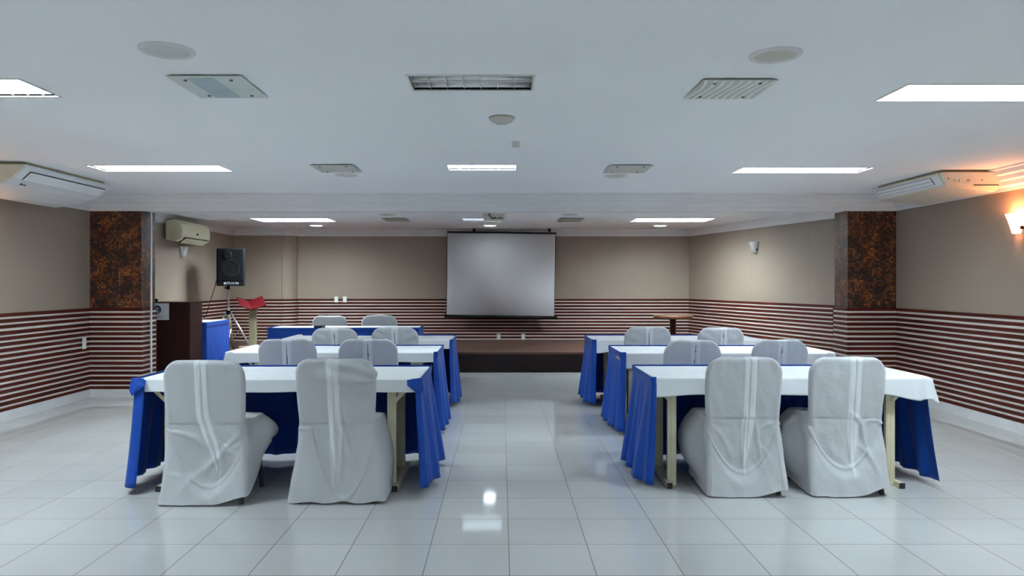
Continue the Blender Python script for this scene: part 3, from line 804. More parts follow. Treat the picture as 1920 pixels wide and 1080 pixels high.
ZT = 0.77
def cloth_mesh(w, d, over_f, over_l, over_r, seed, sag_l=0.0, sag_r=0.0):
    """white cloth lying on a table centred at the origin in x, front edge at y=0"""
    mb = MB()
    xs = []
    for i in range(9): xs.append((-w / 2, -over_l * (1 - i / 8) if over_l else 0))
    L_ = []
    nx_ = 90
    # columns: (x, drop)
    colsx = []
    if over_l > 0:
        for i in range(10): colsx.append((-w / 2 - 0.006, over_l * (1 - i / 10)))
    for i in range(nx_ + 1): colsx.append((-w / 2 + w * i / nx_, 0.0))
    if over_r > 0:
        for i in range(10): colsx.append((w / 2 + 0.006, over_r * ((i + 1) / 10)))
    rowsy = []
    for i in range(14): rowsy.append((-0.007, over_f * (1 - i / 13)))
    for i in range(25): rowsy.append((0.004 + (d - 0.006) * i / 24, 0.0))
    rows = []
    for y, dz in rowsy:
        row = []
        for x, dx_ in colsx:
            drop = max(dz, dx_) if (dz > 0 and dx_ > 0) else dz + dx_
            n1 = noise.noise(Vector((x * 3.1, drop * 2, seed * 3.7)))
            n2 = noise.noise(Vector((x * 9.0, drop * 5 + y * 3, seed * 1.3)))
            yy, xx = y, x
            zz = ZT + 0.004 + 0.0015 * n2 - drop
            if dz > 0:
                sag = (sag_l * sstep(-w / 2 + 0.35, -w / 2, x) + sag_r * sstep(w / 2 - 0.35, w / 2, x))
                yy -= dz * (0.06 + 0.10 * n1) + 0.004 * n2
                zz -= (dz / over_f) * (sag + 0.008 * n1)
                if dx_ > 0: yy += 0.0; 
            if dx_ > 0:
                sgn = -1 if x < 0 else 1
                xx += sgn * (dx_ * 0.12 + 0.024)
                zz += 0.016 * sstep(0.04, 0.0, dx_)
                zz -= (dx_ / max(over_l, over_r)) * 0.01
            if dx_ == 0 and ((over_l > 0 and x < -w / 2 + 0.03) or (over_r > 0 and x > w / 2 - 0.03)): zz += 0.015; yy -= 0.012 if dz > 0 else 0
            if dx_ > 0 and dz > 0: yy -= 0.020
            if dz > 0 and dx_ > 0:
                sgn = -1 if x < 0 else 1
                xx += sgn * 0.02 * min(dz, dx_) / 0.1
                yy -= 0.02 * min(dz, dx_) / 0.1
            row.append((xx, yy, zz))
        rows.append(row)
    mb.grid(rows)
    return mb

def make_table(x0, x1, y0, d, who, frames, over=(0.085, 0.0, 0.0), sag=(0, 0), seed=1, wrap=(0.07, 0.07), flare=0.07, front_skirt=False, zb=0.04, flap=(0, 0), zf=None, cloth_off=(0.0, 0.0)):
    cx = (x0 + x1) / 2; w = x1 - x0
    t = thing('folding_table', 'folding table with cream T-shaped steel legs, ' + who, 'table', (cx, y0, 0), group=None)
    MB().box(-w / 2, w / 2, 0, d, ZT - 0.028, ZT).build('tabletop', M['board'], t, bevel=0.002)
    if front_skirt: frames = [x0 + 0.25, x1 - 0.25]
    for fx in frames:
        s = -1 if fx < cx else 1
        X = fx - cx
        for yy in (0.075, d - 0.24):
            l = MB()
            l.box(X - 0.032, X + 0.032, yy - 0.016, yy + 0.016, 0.012, ZT - 0.028)
            for q in (-0.018, 0.0, 0.018): l.box(X + q - 0.002, X + q + 0.002, yy - 0.0185, yy - 0.016, 0.03, ZT - 0.03)
            l.build('leg', M['leg_cream'], t, bevel=0.004)
        fo = MB().box(X - 0.018 + s * 0.035, X + 0.018 + s * 0.035, -0.03, d - 0.10, 0.0, 0.04)
        fo.box(X - 0.030, X + 0.030 , 0.05, d - 0.2, 0.0, 0.03)
        fb = fo.build('foot', M['leg_cream'], t, bevel=0.003)
        MB().box(X - 0.0185 + s * 0.035, X + 0.0185 + s * 0.035, -0.034, -0.027, 0.002, 0.041).build('foot_cap', M['dark_hole'], t)
        br = MB().beam((X + s * 0.01, 0.058, ZT - 0.165), (X + s * 0.15, 0.058, ZT - 0.03), 0.008, 0.026, up=(0, 0, 1))
        br.tube((X + s * 0.012, 0.050, ZT - 0.163), (X + s * 0.012, 0.062, ZT - 0.163), 0.008)
        br.build('brace', M['leg_cream'], t)
    MB().box(frames[0] - cx, frames[-1] - cx, d - 0.25, d - 0.22, ZT - 0.10, ZT - 0.07).build('crossbar', M['leg_cream'], t)
    c = cloth_mesh(w, d, over[0], over[1], over[2], seed, *sag).build('tablecloth', M['linen'], None, smooth=True, loc=(cx, y0, 0), solid=0.002)
    tag(c, 'plain white tablecloth lying on ' + who, 'tablecloth')
    e = 0.010
    a, b = -w / 2 - e, w / 2 + e
    if front_skirt:
        path = [(a, d + e), (a, -e), (b, -e), (b, d + e)][::-1]
    else:
        path = [(a, -0.016), (a, d + e), (b, d + e), (b, -0.016)]
        if wrap[0]: path.insert(0, (a + wrap[0], -0.016))
        else: path[0] = (a, 0.01)
        if wrap[1]: path.append((b - wrap[1], -0.016))
        else: path[-1] = (b, 0.01)
    sk = skirt_mesh(MB(), path, ZT + 0.016, zb, flare, seed, zfun=zf)
    so = sk.build('table_skirt', M['blue'], None, smooth=True, loc=(cx, y0, 0), solid=0.003)
    tag(so, 'royal blue pleated table skirt around ' + who, 'table skirt')
    if front_skirt:
        # the straight header band of the skirt
        pass
    for i, fl in enumerate(flap):
        if not fl: continue
        xx = a if i == 0 else b; s = 1 if i == 0 else -1
        f = MB()
        f.grid([[(xx - s * 0.012, -0.020, ZT + 0.019), (xx + s * 0.035, -0.026, ZT + 0.016), (xx + s * 0.088, -0.030, ZT + 0.006)],
                [(xx - s * 0.020, -0.026, ZT - 0.020), (xx + s * 0.035, -0.040, ZT - 0.030), (xx + s * 0.086, -0.036, ZT - 0.030)],
                [(xx - s * 0.026, -0.030, ZT - 0.055), (xx + s * 0.020, -0.046, ZT - 0.065), (xx + s * 0.060, -0.040, ZT - 0.050)],
                [(xx - s * 0.020, -0.032, ZT - 0.075), (xx + s * 0.000, -0.040, ZT - 0.105), (xx + s * 0.015, -0.040, ZT - 0.085)]])
        f.build('folded_corner', M['blue'], so, solid=0.004)
    return t, c, so

make_table(-2.54, -0.575, 5.05, 0.78, 'the front table on the loudspeaker side', [-2.34, -0.772], (0.085, 0, 0), (0, 0.0), 11, (0.075, 0.035), 0.08, flap=(1, 1), zb=0.05)
make_table(1.075, 3.0, 5.13, 0.74, 'the front table on the lit sconce side', [1.22, 2.784], (0.115, 0, 0.10), (0.02, 0.045), 12, (0.03, 0), 0.08, flap=(0, 0), zb=0.04)
make_table(-2.62, -0.63, 7.0, 0.75, 'the middle table on the loudspeaker side', [-2.37, -0.85], (0.09, 0.05, 0), (0.015, 0.0), 13, (0, 0.035), 0.06)
make_table(1.155, 3.155, 6.95, 0.76, 'the middle table on the lit sconce side', [1.26, 2.95], (0.125, 0, 0.05), (0.02, 0.01), 14, (0.05, 0), 0.06)
make_table(-2.57, -0.5875, 8.5, 0.75, 'the third table on the loudspeaker side', [-2.32, -0.80], (0.10, 0.03, 0), (0.0, 0.0), 15, (0, 0.03), 0.05)
make_table(1.075, 3.02, 8.5, 0.75, 'the third table on the lit sconce side', [1.30, 2.80], (0.12, 0, 0.04), (0.03, 0.04), 16, (0.05, 0), 0.06)
make_table(-3.44, -1.235, 10.72, 0.62, 'the presenter table in front of the stage', [0, 0], (0.004, 0.0, 0.0), (0, 0), 17, (0.02, 0.02), 0.03, front_skirt=True)

# small dark device on the presenter table
t = thing('microphone', 'small dark handheld microphone lying on the presenter table', 'microphone', (-2.70, 10.80, ZT + 0.026))
MB().tube((-0.09, 0, 0), (0.03, 0.01, 0), 0.016, 0.018, n=14).build('handle', M['black'], t, smooth=True)
MB().lathe([(0.0001, -0.026), (0.016, -0.02), (0.025, 0), (0.016, 0.02), (0.0001, 0.026)], (0.055, 0.012, 0.004), n=16).build('head', M['screw'], t, smooth=True)

# side table along the wall with blue skirt
cx0, cx1, cy0, cy1, zt2 = -5.10, -4.40, 10.80, 11.66, 0.85
t = thing('side_table', 'small table beside the dark lectern against the striped wall', 'table', ((cx0 + cx1) / 2, (cy0 + cy1) / 2, 0))
hw, hd = (cx1 - cx0) / 2, (cy1 - cy0) / 2
MB().box(-hw, hw, -hd, hd, zt2 - 0.03, zt2).build('tabletop', M['board'], t)
for a in (-1, 1):
    for b in (-1, 1):
        MB().box(a * (hw - 0.05) - 0.02, a * (hw - 0.05) + 0.02, b * (hd - 0.05) - 0.02, b * (hd - 0.05) + 0.02, 0, zt2 - 0.03).build('leg', M['leg_cream'], t)
tag(MB().box(-hw, hw, -hd, hd, zt2 + 0.001, zt2 + 0.006).build('tablecloth', M['linen'], None, loc=((cx0 + cx1) / 2, (cy0 + cy1) / 2, 0), bevel=0.002),
    'white cloth top on the small table beside the dark lectern', 'tablecloth')
p = [(hw + 0.008, hd), (hw + 0.008, -hd - 0.008), (-hw + 0.02, -hd - 0.008)]
p2 = [(hw + 0.012, hd + 0.01), (hw + 0.012, -hd - 0.012), (-hw + 0.1, -hd - 0.012)]
sk = skirt_mesh(MB(), [(-hw + 0.1, -hd - 0.012), (hw + 0.012, -hd - 0.012), (hw + 0.012, hd + 0.01)][::-1], zt2 + 0.01, 0.03, 0.015, 31, folds=0.012, lam=0.085, header=0.10)
tag(sk.build('table_skirt', M['blue'], None, smooth=True, loc=((cx0 + cx1) / 2, (cy0 + cy1) / 2, 0), solid=0.002),
    'royal blue pleated skirt around the small table beside the lectern', 'table skirt')

# ------------------------------------------------------------------ chairs with cloth covers
def chair_cover(P):
    W = P.get('W', 0.262); R = P.get('R', 0.125); ztop = P.get('ztop', 0.945)
    T = 0.055; seed = P['seed']; lean = P.get('lean', 0.05); depth = P.get('depth', 0.42)
    yb0 = -0.20; yf = yb0 + depth
    flare = P.get('flare', 0.03); bflare = P.get('bflare', 0.05)
    rnd = random.Random(seed)
    slit = P.get('slit', 0.0); pleat = P.get('pleat', True)
    hem = P['hem']      # function (a,b) -> z of the hem, a in -1..1, b 0 back..1 front
    NB, NC, NS, NF = 88, 7, 26, 30
    def contour(w, yb, yfr, r):
        r = min(r, (yfr - yb) * 0.49, w * 0.9)
        out = []
        for i in range(NB): out.append((-w + r + (2 * w - 2 * r) * i / (NB - 1), yb, 0, -1, 0, 'b'))
        for i in range(1, NC):
            t = i / NC * PI / 2; out.append((w - r + r * math.sin(t), yb + r - r * math.cos(t), math.sin(t), -math.cos(t), 0, 'c'))
        for i in range(NS): out.append((w, yb + r + (yfr - yb - 2 * r) * i / (NS - 1), 1, 0, i / (NS - 1), 's'))
        for i in range(1, NC):
            t = i / NC * PI / 2; out.append((w - r + r * math.cos(t), yfr - r + r * math.sin(t), math.cos(t), math.sin(t), 1, 'c'))
        for i in range(NF): out.append((w - r - (2 * w - 2 * r) * i / (NF - 1), yfr, 0, 1, 1, 'f'))
        for i in range(1, NC):
            t = i / NC * PI / 2; out.append((-w + r - r * math.sin(t), yfr - r + r * math.cos(t), -math.sin(t), math.cos(t), 1, 'c'))
        for i in range(NS): out.append((-w, yfr - r - (yfr - yb - 2 * r) * i / (NS - 1), -1, 0, 1 - i / (NS - 1), 's'))
        for i in range(1, NC):
            t = i / NC * PI / 2; out.append((-w + r - r * math.cos(t), yb + r - r * math.sin(t), -math.cos(t), -math.sin(t), 0, 'c'))
        return out
    ux = P.get('ux', 0.0); ub = P.get('ub', 0.17)      # lowest point of the sagging fold
    c0 = P.get('c', 0.0); cs = P.get('cs', 0.0)        # pleat centre at the top, and its shift below
    def disp(x, z, nx_, ny_, reg, s):
        """offset along the contour normal"""
        o = 0.0
        q = Vector((x * 5.5, z * 3.2, seed * 5.1)); q2 = Vector((x * 13 + z * 6, z * 9 - x * 4, seed * 2.3))
        back = max(0.0, -ny_)
        up = sstep(0.38, 0.54, z)
        o += (0.004 * up + 0.013 * (1 - up)) * noise.noise(q) + (0.0026 * up + 0.005 * (1 - up)) * noise.noise(q2)
        if z > 0.47:
            tt = noise.noise(Vector((x * 26, z * 4, seed)))
            o += 0.004 * tt * sstep(0.80, 0.94, z) * abs(ny_ if reg != 's' else 1)
            if P.get('ruck'):
                o += P['ruck'] * 0.006 * math.sin((z * 60 + x * 26 * (1 if x < 0 else -1))) * sstep(0.0, 0.22, abs(x)) * back * (0.5 + 0.5 * noise.noise(q))
        else:
            if reg != 'b': o += 0.014 * s * math.sin(x * 17 + z * 3 + seed) * 0.6 + 0.016 * s * noise.noise(Vector((x * 7, z * 1.2, seed * 3)))
        if back > 0.5 and pleat:
            cz = c0 + cs * sstep(0.62, 0.2, z)
            fade = sstep(ub - 0.02, ub + 0.25, z)
            d = x - cz
            wb = 0.042
            # two folded bands either side of a slit
            band = sstep(wb, wb - 0.006, abs(d))
            o += 0.0045 * band * fade
            gw = 0.003 + slit * sstep(0.9, 0.5, z) * 0.006
            o -= 0.012 * max(0, 1 - abs(d) / gw) * fade
            # the band opens and twists below the backrest
            if z < 0.6:
                o += 0.012 * math.exp(-((x - cz + 0.012) / 0.011) ** 2) * sstep(0.62, 0.45, z) * sstep(ub, ub + 0.1, z)
                o += 0.007 * math.exp(-((x - cz - 0.05 - (0.5 - z) * 0.25) / 0.014) ** 2) * sstep(0.60, 0.45, z) * sstep(0.2, 0.3, z)
        if back > 0.5:
            if P.get('roll'):
                # cover bunched up near the top of the backrest
                zb = 0.775 + 0.05 * sstep(0.1, -0.28, x) + 0.02 * abs(x - 0.05) / 0.2
                o += P['roll'] * (0.030 * sstep(zb, zb + 0.012, z) * (1 - 0.45 * sstep(zb + 0.012, 0.93, z)) + 0.010 * math.sin((z + 0.25 * x) * 70 + 3 * noise.noise(q)) * sstep(zb, zb + 0.03, z)) * sstep(-0.14, 0.03, x)
            zu = ub + P.get('uw', 0.31) * ((x - ux) / 0.25) ** 2
            zu = min(zu, 0.50)
            top = 0.50
            if z < top:
                if z > zu: o -= P.get('uin', 0.040) * ((top - z) - 0.06 * (1 - math.exp(-(top - z) / 0.06))) / max(0.05, top - ub)
                else:
                    base = P.get('uin', 0.040) * ((top - zu) - 0.06 * (1 - math.exp(-(top - zu) / 0.06))) / max(0.05, top - ub)
                    o -= base * (1 - sstep(zu, zu - 0.10, z))
                    o += 0.010 * math.exp(-((z - zu + 0.015) / 0.012) ** 2)
            # horizontal sag line under the backrest edge
            o -= 0.0012 * sstep(0.02, 0.2, abs(x)) * math.exp(-((z - 0.485 - 0.03 * noise.noise(Vector((x * 5, 1, seed)))) / 0.012) ** 2)
            # diagonal drag folds from the corners
            for (fx, fz, tx, tz, am) in P.get('drag', ()):
                px, pz = tx - fx, tz - fz; ln = math.hypot(px, pz)
                s1 = ((x - fx) * px + (z - fz) * pz) / ln / ln
                dd = ((x - fx) * pz - (z - fz) * px) / ln
                dd += 0.045 * 4 * s1 * (1 - s1) * (1 if px > 0 else -1) * 0.6
                if -0.1 < s1 < 1.1: o += am * 0.65 * math.exp(-(dd / (0.012 + 0.012 * s1)) ** 2) * sstep(-0.1, 0.15, s1) * sstep(1.1, 0.7, s1)
        return o
    rows = []
    hs = [0.0006, 0.002, 0.005, 0.010, 0.017, 0.026, 0.038, 0.05, 0.062, 0.075, 0.088, 0.10, 0.112, 0.125] + [0.125 + (ztop - 0.525 - 0.125) * (i + 1) / 26 for i in range(26)]
    for h in hs:
        z = ztop - h
        w = W - R + math.sqrt(max(0.0, R * R - (R - h) ** 2)) if h < R else W
        w -= 0.010 * sstep(0.75, 0.5, z) * P.get('taper', 1)
        hh = 0.03
        th = T / 2 * (math.sqrt(max(0.0, 1 - (1 - h / hh) ** 2)) if h < hh else 1.0)
        ym = yb0 + T / 2 - lean * (z - 0.5) / 0.44 * (1.0)
        c = contour(w, ym - th, ym + th, 0.026)
        row = []
        lump = 0
        for x, y, nx_, ny_, b, reg in c:
            o = disp(x, z, nx_, ny_, reg, 0) * min(1, h / 0.03)
            zz = z + 0.006 * noise.noise(Vector((x * 11, seed * 4.0, 0))) * sstep(0.82, 0.94, z) + P.get('humps', 0) * 0.010 * math.cos(x * 22) * sstep(0.85, 0.945, z)
            row.append((x + nx_ * o, y + ny_ * o, zz))
        rows.append(row)
    NTR = 10
    zs_ = 0.525
    for i in range(NTR):
        t = (i + 1) / NTR
        w = W - 0.010 * P.get('taper', 1) + 0.012 * t
        yfr = yb0 + T + 0.003 + (yf - yb0 - T) * t
        c = contour(w, yb0, yfr, 0.026 + 0.03 * t)
        row = []
        for x, y, nx_, ny_, b, reg in c:
            zback = zs_ - 0.055 * t
            zfr = zs_ + 0.012 * math.sin(PI * t) - (0.012 if t > 0.95 else 0)
            bb = 1.0 if reg == 'f' else (sstep(0, 0.35, b))
            z = zback + (zfr - zback) * bb
            z += 0.006 * noise.noise(Vector((x * 9, y * 9, seed)))
            o = disp(x, z, nx_, ny_, reg, 0) if ny_ < -0.5 else 0.0
            row.append((x + nx_ * o, y + ny_ * o, z))
        rows.append(row)
    NL = 52
    wl = W - 0.010 * P.get('taper', 1) + 0.012
    bil = P.get('bil', (0.05, 0.05))
    for i in range(NL):
        s = (i + 1) / NL
        w = wl + flare * s
        c = contour(w, yb0 - bflare * s ** 1.3, yf + 0.05 * s, 0.056 - 0.02 * s)
        row = []
        for x, y, nx_, ny_, b, reg in c:
            a = max(-1, min(1, x / w)); bl = min(1, max(0, (y - yb0) / (yf - yb0)))
            zstart = (zs_ - 0.055) + 0.043 * (1 if reg == 'f' else sstep(0, 0.35, b))
            zh = hem(a, bl) + 0.004 * noise.noise(Vector((x * 12, y * 12, seed)))
            z = zstart + (zh - zstart) * s
            o = disp(x, z, nx_, ny_, reg, s)
            side = bil[1] if x > 0 else bil[0]
            if abs(nx_) > 0.3 or reg == 's':
                o += side * math.sin(PI * min(1, s * 1.15)) ** 0.8 * sstep(0.08, 0.6, bl) * abs(nx_)
            row.append((x + nx_ * o, y + ny_ * o, z))
        rows.append(row)
    mb = MB()
    def mat_of(j, i):
        if not pleat or i >= NB - 1: return 0
        x = (rows[j][i][0] + rows[j][i + 1][0]) / 2; z = (rows[j][i][2] + rows[j + 1][i][2]) / 2
        cz = c0 + cs * sstep(0.62, 0.2, z)
        if P.get('open') and 0.5 < z < 0.89 and abs(x - cz - P['open'] * (0.9 - z) * 0.06) < 0.0033: return 2
        if z > 0.12 and abs(x - cz) < 0.041 * sstep(0.05, 0.5, z): return 1
        return 0
    mb.grid(rows, closed=True, mif=mat_of)
    n = len(rows[0])
    mb.f.append(tuple(range(n))); mb.m.append(0)
    return mb

def make_chair(x, y, P, label, rotz=0.0, group='cloth covered chairs'):
    t = thing('banquet_chair', label, 'chair', (x, y, 0), rotz, None)
    chair_cover(P).build('chair_cover', [M['cover'], M['band'], M['gap']], t, smooth=True)
    W = P.get('W', 0.262) - 0.02
    for sx_ in (-1, 1):
        for (yt, ybm, nm) in ((-0.07, P.get('legb', -0.215), 'leg'), (0.17, 0.195, 'leg')):
            MB().beam((sx_ * (W - 0.03), yt, 0.45), (sx_ * (W - 0.005), ybm, 0.0), 0.026, 0.026, up=(0, 1, 0)).build(nm, M['chair_leg'], t, bevel=0.003)
    # plastic shell under the cloth
    MB().box(-W + 0.03, W - 0.03, -0.15, 0.17, 0.43, 0.46).build('seat', M['chair_leg'], t)
    return t

flat = lambda a, b: 0.012
CH = [
 # x, y, params, label
 (-1.945, 4.96, dict(seed=1, W=0.268, flare=0.02, bflare=0.07, slit=1.2, c=-0.01, cs=0.11, ux=0.03, ub=0.13, uin=0.045, bil=(0.0, 0.07), R=0.115,
     hem=lambda a, b: 0.012 + 0.05 * sstep(0.1, 1, a) ** 1.5 + 0.25 * sstep(0.0, 0.9, b) * sstep(0.3, 1, a),
     drag=((-0.22, 0.47, 0.02, 0.36, 0.014), (0.24, 0.46, -0.05, 0.10, 0.010), (-0.25, 0.20, 0.10, 0.08, 0.010), (0.26, 0.40, -0.2, 0.04, 0.008))),
  'white covered chair at the front table with its side billowing and two black legs showing'),
 (-1.085, 4.98, dict(seed=2, W=0.262, flare=0.055, bflare=0.05, slit=1.5, c=-0.01, cs=0.02, ux=0.05, ub=0.05, uin=0.012, uw=0.6, roll=1.0, bil=(0.0, 0.03), lean=0.07, R=0.10, ztop=0.955,
     hem=lambda a, b: 0.016 + 0.006 * math.sin(a * 9), drag=((-0.22, 0.50, -0.05, 0.12, 0.007), (0.02, 0.55, 0.10, 0.05, 0.009), (0.0, 0.60, 0.0, 0.2, 0.008), (0.05, 0.62, 0.15, 0.02, 0.009))),
  'white covered chair whose cover is bunched up over the top of its back'),
 (1.655, 5.16, dict(seed=3, flare=0.010, bflare=0.08, slit=0.6, c=0.035, cs=-0.03, ux=-0.01, ub=0.17, bil=(0.09, 0.0), 
     hem=lambda a, b: 0.008 + 0.05 * sstep(0.2, 1, a) * sstep(0.5, 0.0, b) + 0.03 * b * sstep(0, -1, a),
     drag=((0.20, 0.49, 0.07, 0.36, 0.010), (-0.2, 0.46, -0.08, 0.2, 0.006), (0.10, 0.34, 0.16, 0.20, 0.008))),
  'white smooth-backed covered chair on the aisle side of the front table by the sconce side'),
 (2.365, 5.17, dict(seed=4, flare=0.015, bflare=0.08, slit=1.0, c=0.045, cs=-0.01, ux=-0.02, ub=0.20, bil=(0.10, 0.0), R=0.12, lean=0.05,
     hem=lambda a, b: 0.008 + 0.065 * sstep(0.1, 1, a) * sstep(0.5, 0.0, b) + 0.03 * b * sstep(0, -1, a),
     drag=((0.03, 0.56, 0.12, 0.38, 0.012), (0.08, 0.34, 0.20, 0.10, 0.009), (-0.02, 0.22, 0.04, 0.08, 0.006), (0.23, 0.50, 0.08, 0.45, 0.008))),
  'white covered chair at the wall end of the front table by the sconce side'),
 (-1.924, 6.74, dict(seed=5, open=0.3, slit=1.0, hem=flat, ruck=0.25, R=0.12), 'white covered chair at the middle table beside the one near the aisle, loudspeaker side'),
 (-1.197, 6.74, dict(seed=6, open=0.5, slit=1.5, hem=flat, W=0.268), 'white covered chair on the aisle side of the middle table, loudspeaker side'),
 (1.689, 6.62, dict(seed=7, open=-0.8, slit=1.6, c=0.02, hem=flat, W=0.255, R=0.14), 'white covered chair on the aisle side of the middle table, sconce side'),
 (2.475, 6.66, dict(seed=8, open=-0.6, slit=1.4, c=0.01, hem=flat, W=0.25, R=0.13), 'white covered chair at the wall end of the middle table, sconce side'),
 (-1.876, 8.38, dict(seed=9, open=0.8, slit=1.2, c=0.0, hem=flat, ruck=0.9, ztop=0.94), 'white covered chair with creased back at the third table, lectern side'),
 (-1.199, 8.38, dict(seed=10, open=0.3, slit=1.2, hem=flat, ruck=1.3, ztop=0.952, humps=0.6), 'white covered chair with wrinkled humped back at the third table near the aisle'),
 (1.652, 8.40, dict(seed=11, open=0.3, slit=1.4, c=0.01, hem=flat, ruck=0.6, ztop=0.955), 'white covered chair on the aisle side of the third table, sconce side'),
 (2.478, 8.40, dict(seed=12, open=-0.4, slit=1.2, c=0.02, hem=flat, ruck=0.7, ztop=0.945), 'white covered chair at the wall end of the third table, sconce side'),
]
for x, y, P, lab in CH: make_chair(x, y, P, lab)
make_chair(-2.737, 11.36, dict(seed=21, W=0.28, R=0.13, ztop=0.925, pleat=False, hem=flat, lean=0.04), 'white covered chair facing the room behind the presenter table, beside the microphone', PI)
make_chair(-1.942, 11.36, dict(seed=22, W=0.285, R=0.14, ztop=0.935, pleat=False, hem=flat, lean=0.04, humps=0.9), 'white covered chair facing the room behind the presenter table, at its aisle end', PI)

# ------------------------------------------------------------------ dark lectern with the sheet
t = thing('wooden_lectern', 'tall dark mahogany lectern with two round holes behind the mosaic column', 'lectern', (-4.72, 10.30, 0))
MB().box(-0.29, 0.30, 0, 0.42, 0, 1.165).build('body', M['lectern'], t, bevel=0.004)
MB().box(-0.30, 0.31, -0.008, 0.43, 1.165, 1.175).build('top', M['lectern'], t, bevel=0.003)
for z in (0.83, 0.46):
    MB().tube((-0.02, 0.002, z), (-0.02, -0.004, z), 0.030, n=24).build('cable_hole', M['black_line'], t)
t = thing('wifi_sign', 'white sheet with a round blue logo fixed on the dark lectern', 'sign', (-4.834, 10.296, 1.04))
MB().box(-0.118, 0.118, -0.006, 0, -0.12, 0.118).build('sheet', M['paper_sheet'], t)
MB().tube((-0.052, -0.006, 0.027), (-0.052, -0.009, 0.027), 0.062, n=40).build('logo_disc', M['logo_blue'], t)
fan = MB(); cxl, czl = -0.052, 0.012
for k_, (r0, r1) in enumerate(((0.0, 0.012), (0.017, 0.027), (0.032, 0.044))):
    pts = []
    N = 12
    for i in range(N + 1):
        a = PI / 2 - 0.72 + 1.44 * i / N; pts.append((cxl + r1 * math.cos(a), czl + 0.0 + r1 * math.sin(a)))
    for i in range(N, -1, -1):
        a = PI / 2 - 0.72 + 1.44 * i / N; pts.append((cxl + max(r0, 0.001) * math.cos(a), czl + max(r0, 0.001) * math.sin(a)))
    rows = [[(p_[0], -0.0105, p_[1]) for p_ in pts[:N + 1]], [(p_[0], -0.0105, p_[1]) for p_ in pts[N + 1:][::-1]]]
    fan.grid(rows)
fan.build('logo_waves', M['logo_white'], t, solid=0.001)
text('logo_text', 'WiFi', 0.036, M['logo_white'], t, (-0.052, -0.0105, -0.006), (PI / 2, 0, 0))
ln = MB(); ln.box(-0.10, 0.04, -0.0075, -0.006, -0.068, -0.062); ln.box(-0.10, 0.01, -0.0075, -0.006, -0.088, -0.083)
ln.build('print_line', M['print_grey'], t)
t = tag(MB().box(-0.035, 0.0, -0.02, 0.02, 0, 0.045).build('small_box', M['black'], None, loc=(-4.90, 10.34, 1.1755), bevel=0.004),
        'tiny black device on top of the dark lectern beside the column', 'device')

# ------------------------------------------------------------------ loudspeaker on tripod
sxp, syp = -4.56, 12.12
t = thing('speaker_stand', 'silver tripod stand on the stage carrying the black loudspeaker', 'speaker stand', (sxp, syp, ZS))
MB().tube((0, 0, 0.12), (0, 0, 0.72), 0.020, n=16).build('lower_pole', M['chrome'], t, smooth=True)
MB().tube((0, 0, 0.70), (0, 0, 1.08), 0.0165, n=16).build('upper_pole', M['chrome'], t, smooth=True)
MB().tube((0, 0, 0.60), (0, 0, 0.655), 0.034, n=16).tube((0, 0, 0.655), (0, 0, 0.665), 0.05, n=16).build('collar', M['black'], t)
MB().tube((0, 0, 0.12), (0, 0, 0.17), 0.030, n=16).build('lower_collar', M['black'], t)
MB().tube((-0.055, -0.02, 1.045), (-0.02, -0.005, 1.045), 0.017, n=12).build('knob', M['black'], t)
for a in (-12, 190, 96):
    ca, sa = math.cos(math.radians(a)), math.sin(math.radians(a))
    R_ = 0.44 if a == -12 else 0.32
    lg = MB().tube((ca * 0.045, sa * 0.045, 0.625), (ca * R_, sa * R_, 0.018), 0.014, n=12).build('leg', M['chrome'], t, smooth=True)
    MB().lathe([(0.0001, 0), (0.02, 0), (0.02, 0.03), (0.0001, 0.035)], (ca * R_, sa * R_, 0), n=12).build('rubber_foot', M['black'], lg)
    m_ = 0.45
    MB().tube((ca * 0.02, sa * 0.02, 0.15), (ca * (0.045 + (R_ - 0.045) * m_), sa * (0.045 + (R_ - 0.045) * m_), 0.625 - 0.607 * m_), 0.007, n=8).build('brace', M['chrome'], t)
tag(MB().path([(sxp + 0.03, syp - 0.03, ZS + 0.60), (sxp + 0.042, syp - 0.035, ZS + 0.5), (sxp + 0.033, syp - 0.035, ZS + 0.36), (sxp + 0.045, syp - 0.035, ZS + 0.22)], 0.005).build('hanging_cord', M['cord_yellow'], None, smooth=True),
    'thin yellow cord hanging from the collar of the tripod stand', 'cord')
t = thing('loudspeaker', 'black box loudspeaker with white lettering on the tripod stand', 'loudspeaker', (sxp + 0.055, syp, 1.395), math.radians(14))
MB().prism([(-0.175, 0.17), (-0.225, -0.12), (-0.215, -0.165), (0.215, -0.165), (0.225, -0.12), (0.175, 0.17)], 'z', 0.0, 0.62).build('cabinet', M['black'], t, bevel=0.012)
MB().box(-0.20, 0.20, -0.176, -0.160, 0.085, 0.60).build('grille', M['grille'], t, bevel=0.012)
MB().lathe([(0.0001, 0.004), (0.03, 0.006), (0.05, 0.001), (0.12, 0.006), (0.135, 0.009), (0.15, 0.004)], n=40).build('woofer', M['black'], t, smooth=True, loc=(0, -0.175, 0.29)).rotation_euler[0] = PI / 2
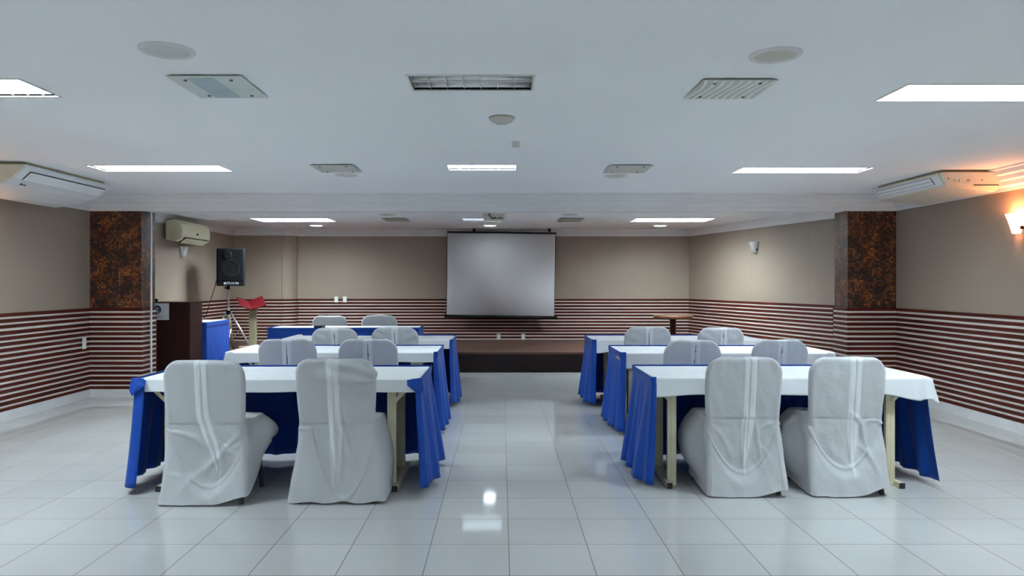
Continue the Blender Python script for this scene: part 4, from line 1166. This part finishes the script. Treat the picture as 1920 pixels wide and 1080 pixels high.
MB().lathe([(0.0001, 0.002), (0.03, 0.004), (0.07, 0.009), (0.078, 0.003)], n=32).build('horn', M['black'], t, smooth=True, loc=(-0.05, -0.175, 0.51)).rotation_euler[0] = PI / 2
text('brand_lettering', 'FRAHM', 0.058, M['logo_white'], t, (0.035, -0.1665, 0.045), (PI / 2, 0, 0))
MB().tube((-0.085, -0.162, 0.045), (-0.085, -0.1675, 0.045), 0.022, n=24).build('brand_disc', M['logo_white'], t)
MB().tube((0, 0, -0.06), (0, 0, 0.0), 0.025, n=16).build('pole_socket', M['black'], t, loc=(-0.053, 0.013, 0))
cab = [(-0.235, -0.02, 0.10), (-0.26, -0.05, -0.02), (-0.32, -0.12, -0.25), (-0.36, -0.2, -0.45), (-0.40, -0.28, -0.54)]
MB().path(cab, 0.006).build('signal_cable', M['black'], t, smooth=True)

# ------------------------------------------------------------------ red book-shaped music stand on a beige post
t = thing('lectern_stand', 'red open-book shaped lectern top on a beige post in the stage corner', 'lectern', (-4.33, 12.65, ZS))
MB().box(-0.058, 0.058, -0.04, 0.04, 0, 0.70).build('post', M['beige_post'], t, bevel=0.006)
MB().box(-0.20, 0.20, -0.16, 0.16, 0, 0.03).build('base', M['beige_post'], t, bevel=0.006)
rb = MB()
# two leaves meeting in a valley, tilted to the reader
rb.grid([[(-0.349, 0.14, 0.879), (-0.117, 0.12, 0.795), (0.116, 0.14, 0.897)],
         [(-0.255, 0.00, 0.790), (-0.045, -0.02, 0.722), (0.195, 0.00, 0.820)],
         [(-0.182, -0.12, 0.722), (0.032, -0.14, 0.662), (0.265, -0.12, 0.742)]])
o = rb.build('book_rest', M['red'], t, solid=0.016)

# ------------------------------------------------------------------ small round table on the stage
t = thing('round_table', 'small round brown pedestal table in the corner of the stage', 'table', (3.10, 13.1, ZS))
MB().lathe([(0.0001, 0.545), (0.345, 0.545), (0.352, 0.535), (0.35, 0.505), (0.33, 0.49), (0.10, 0.47), (0.0001, 0.47)], n=56).build('tabletop', M['round_top'], t)
MB().lathe([(0.06, 0.48), (0.055, 0.42), (0.05, 0.1), (0.07, 0.04), (0.20, 0.02), (0.21, 0.0)], n=24).build('pedestal', M['lectern'], t, smooth=True)
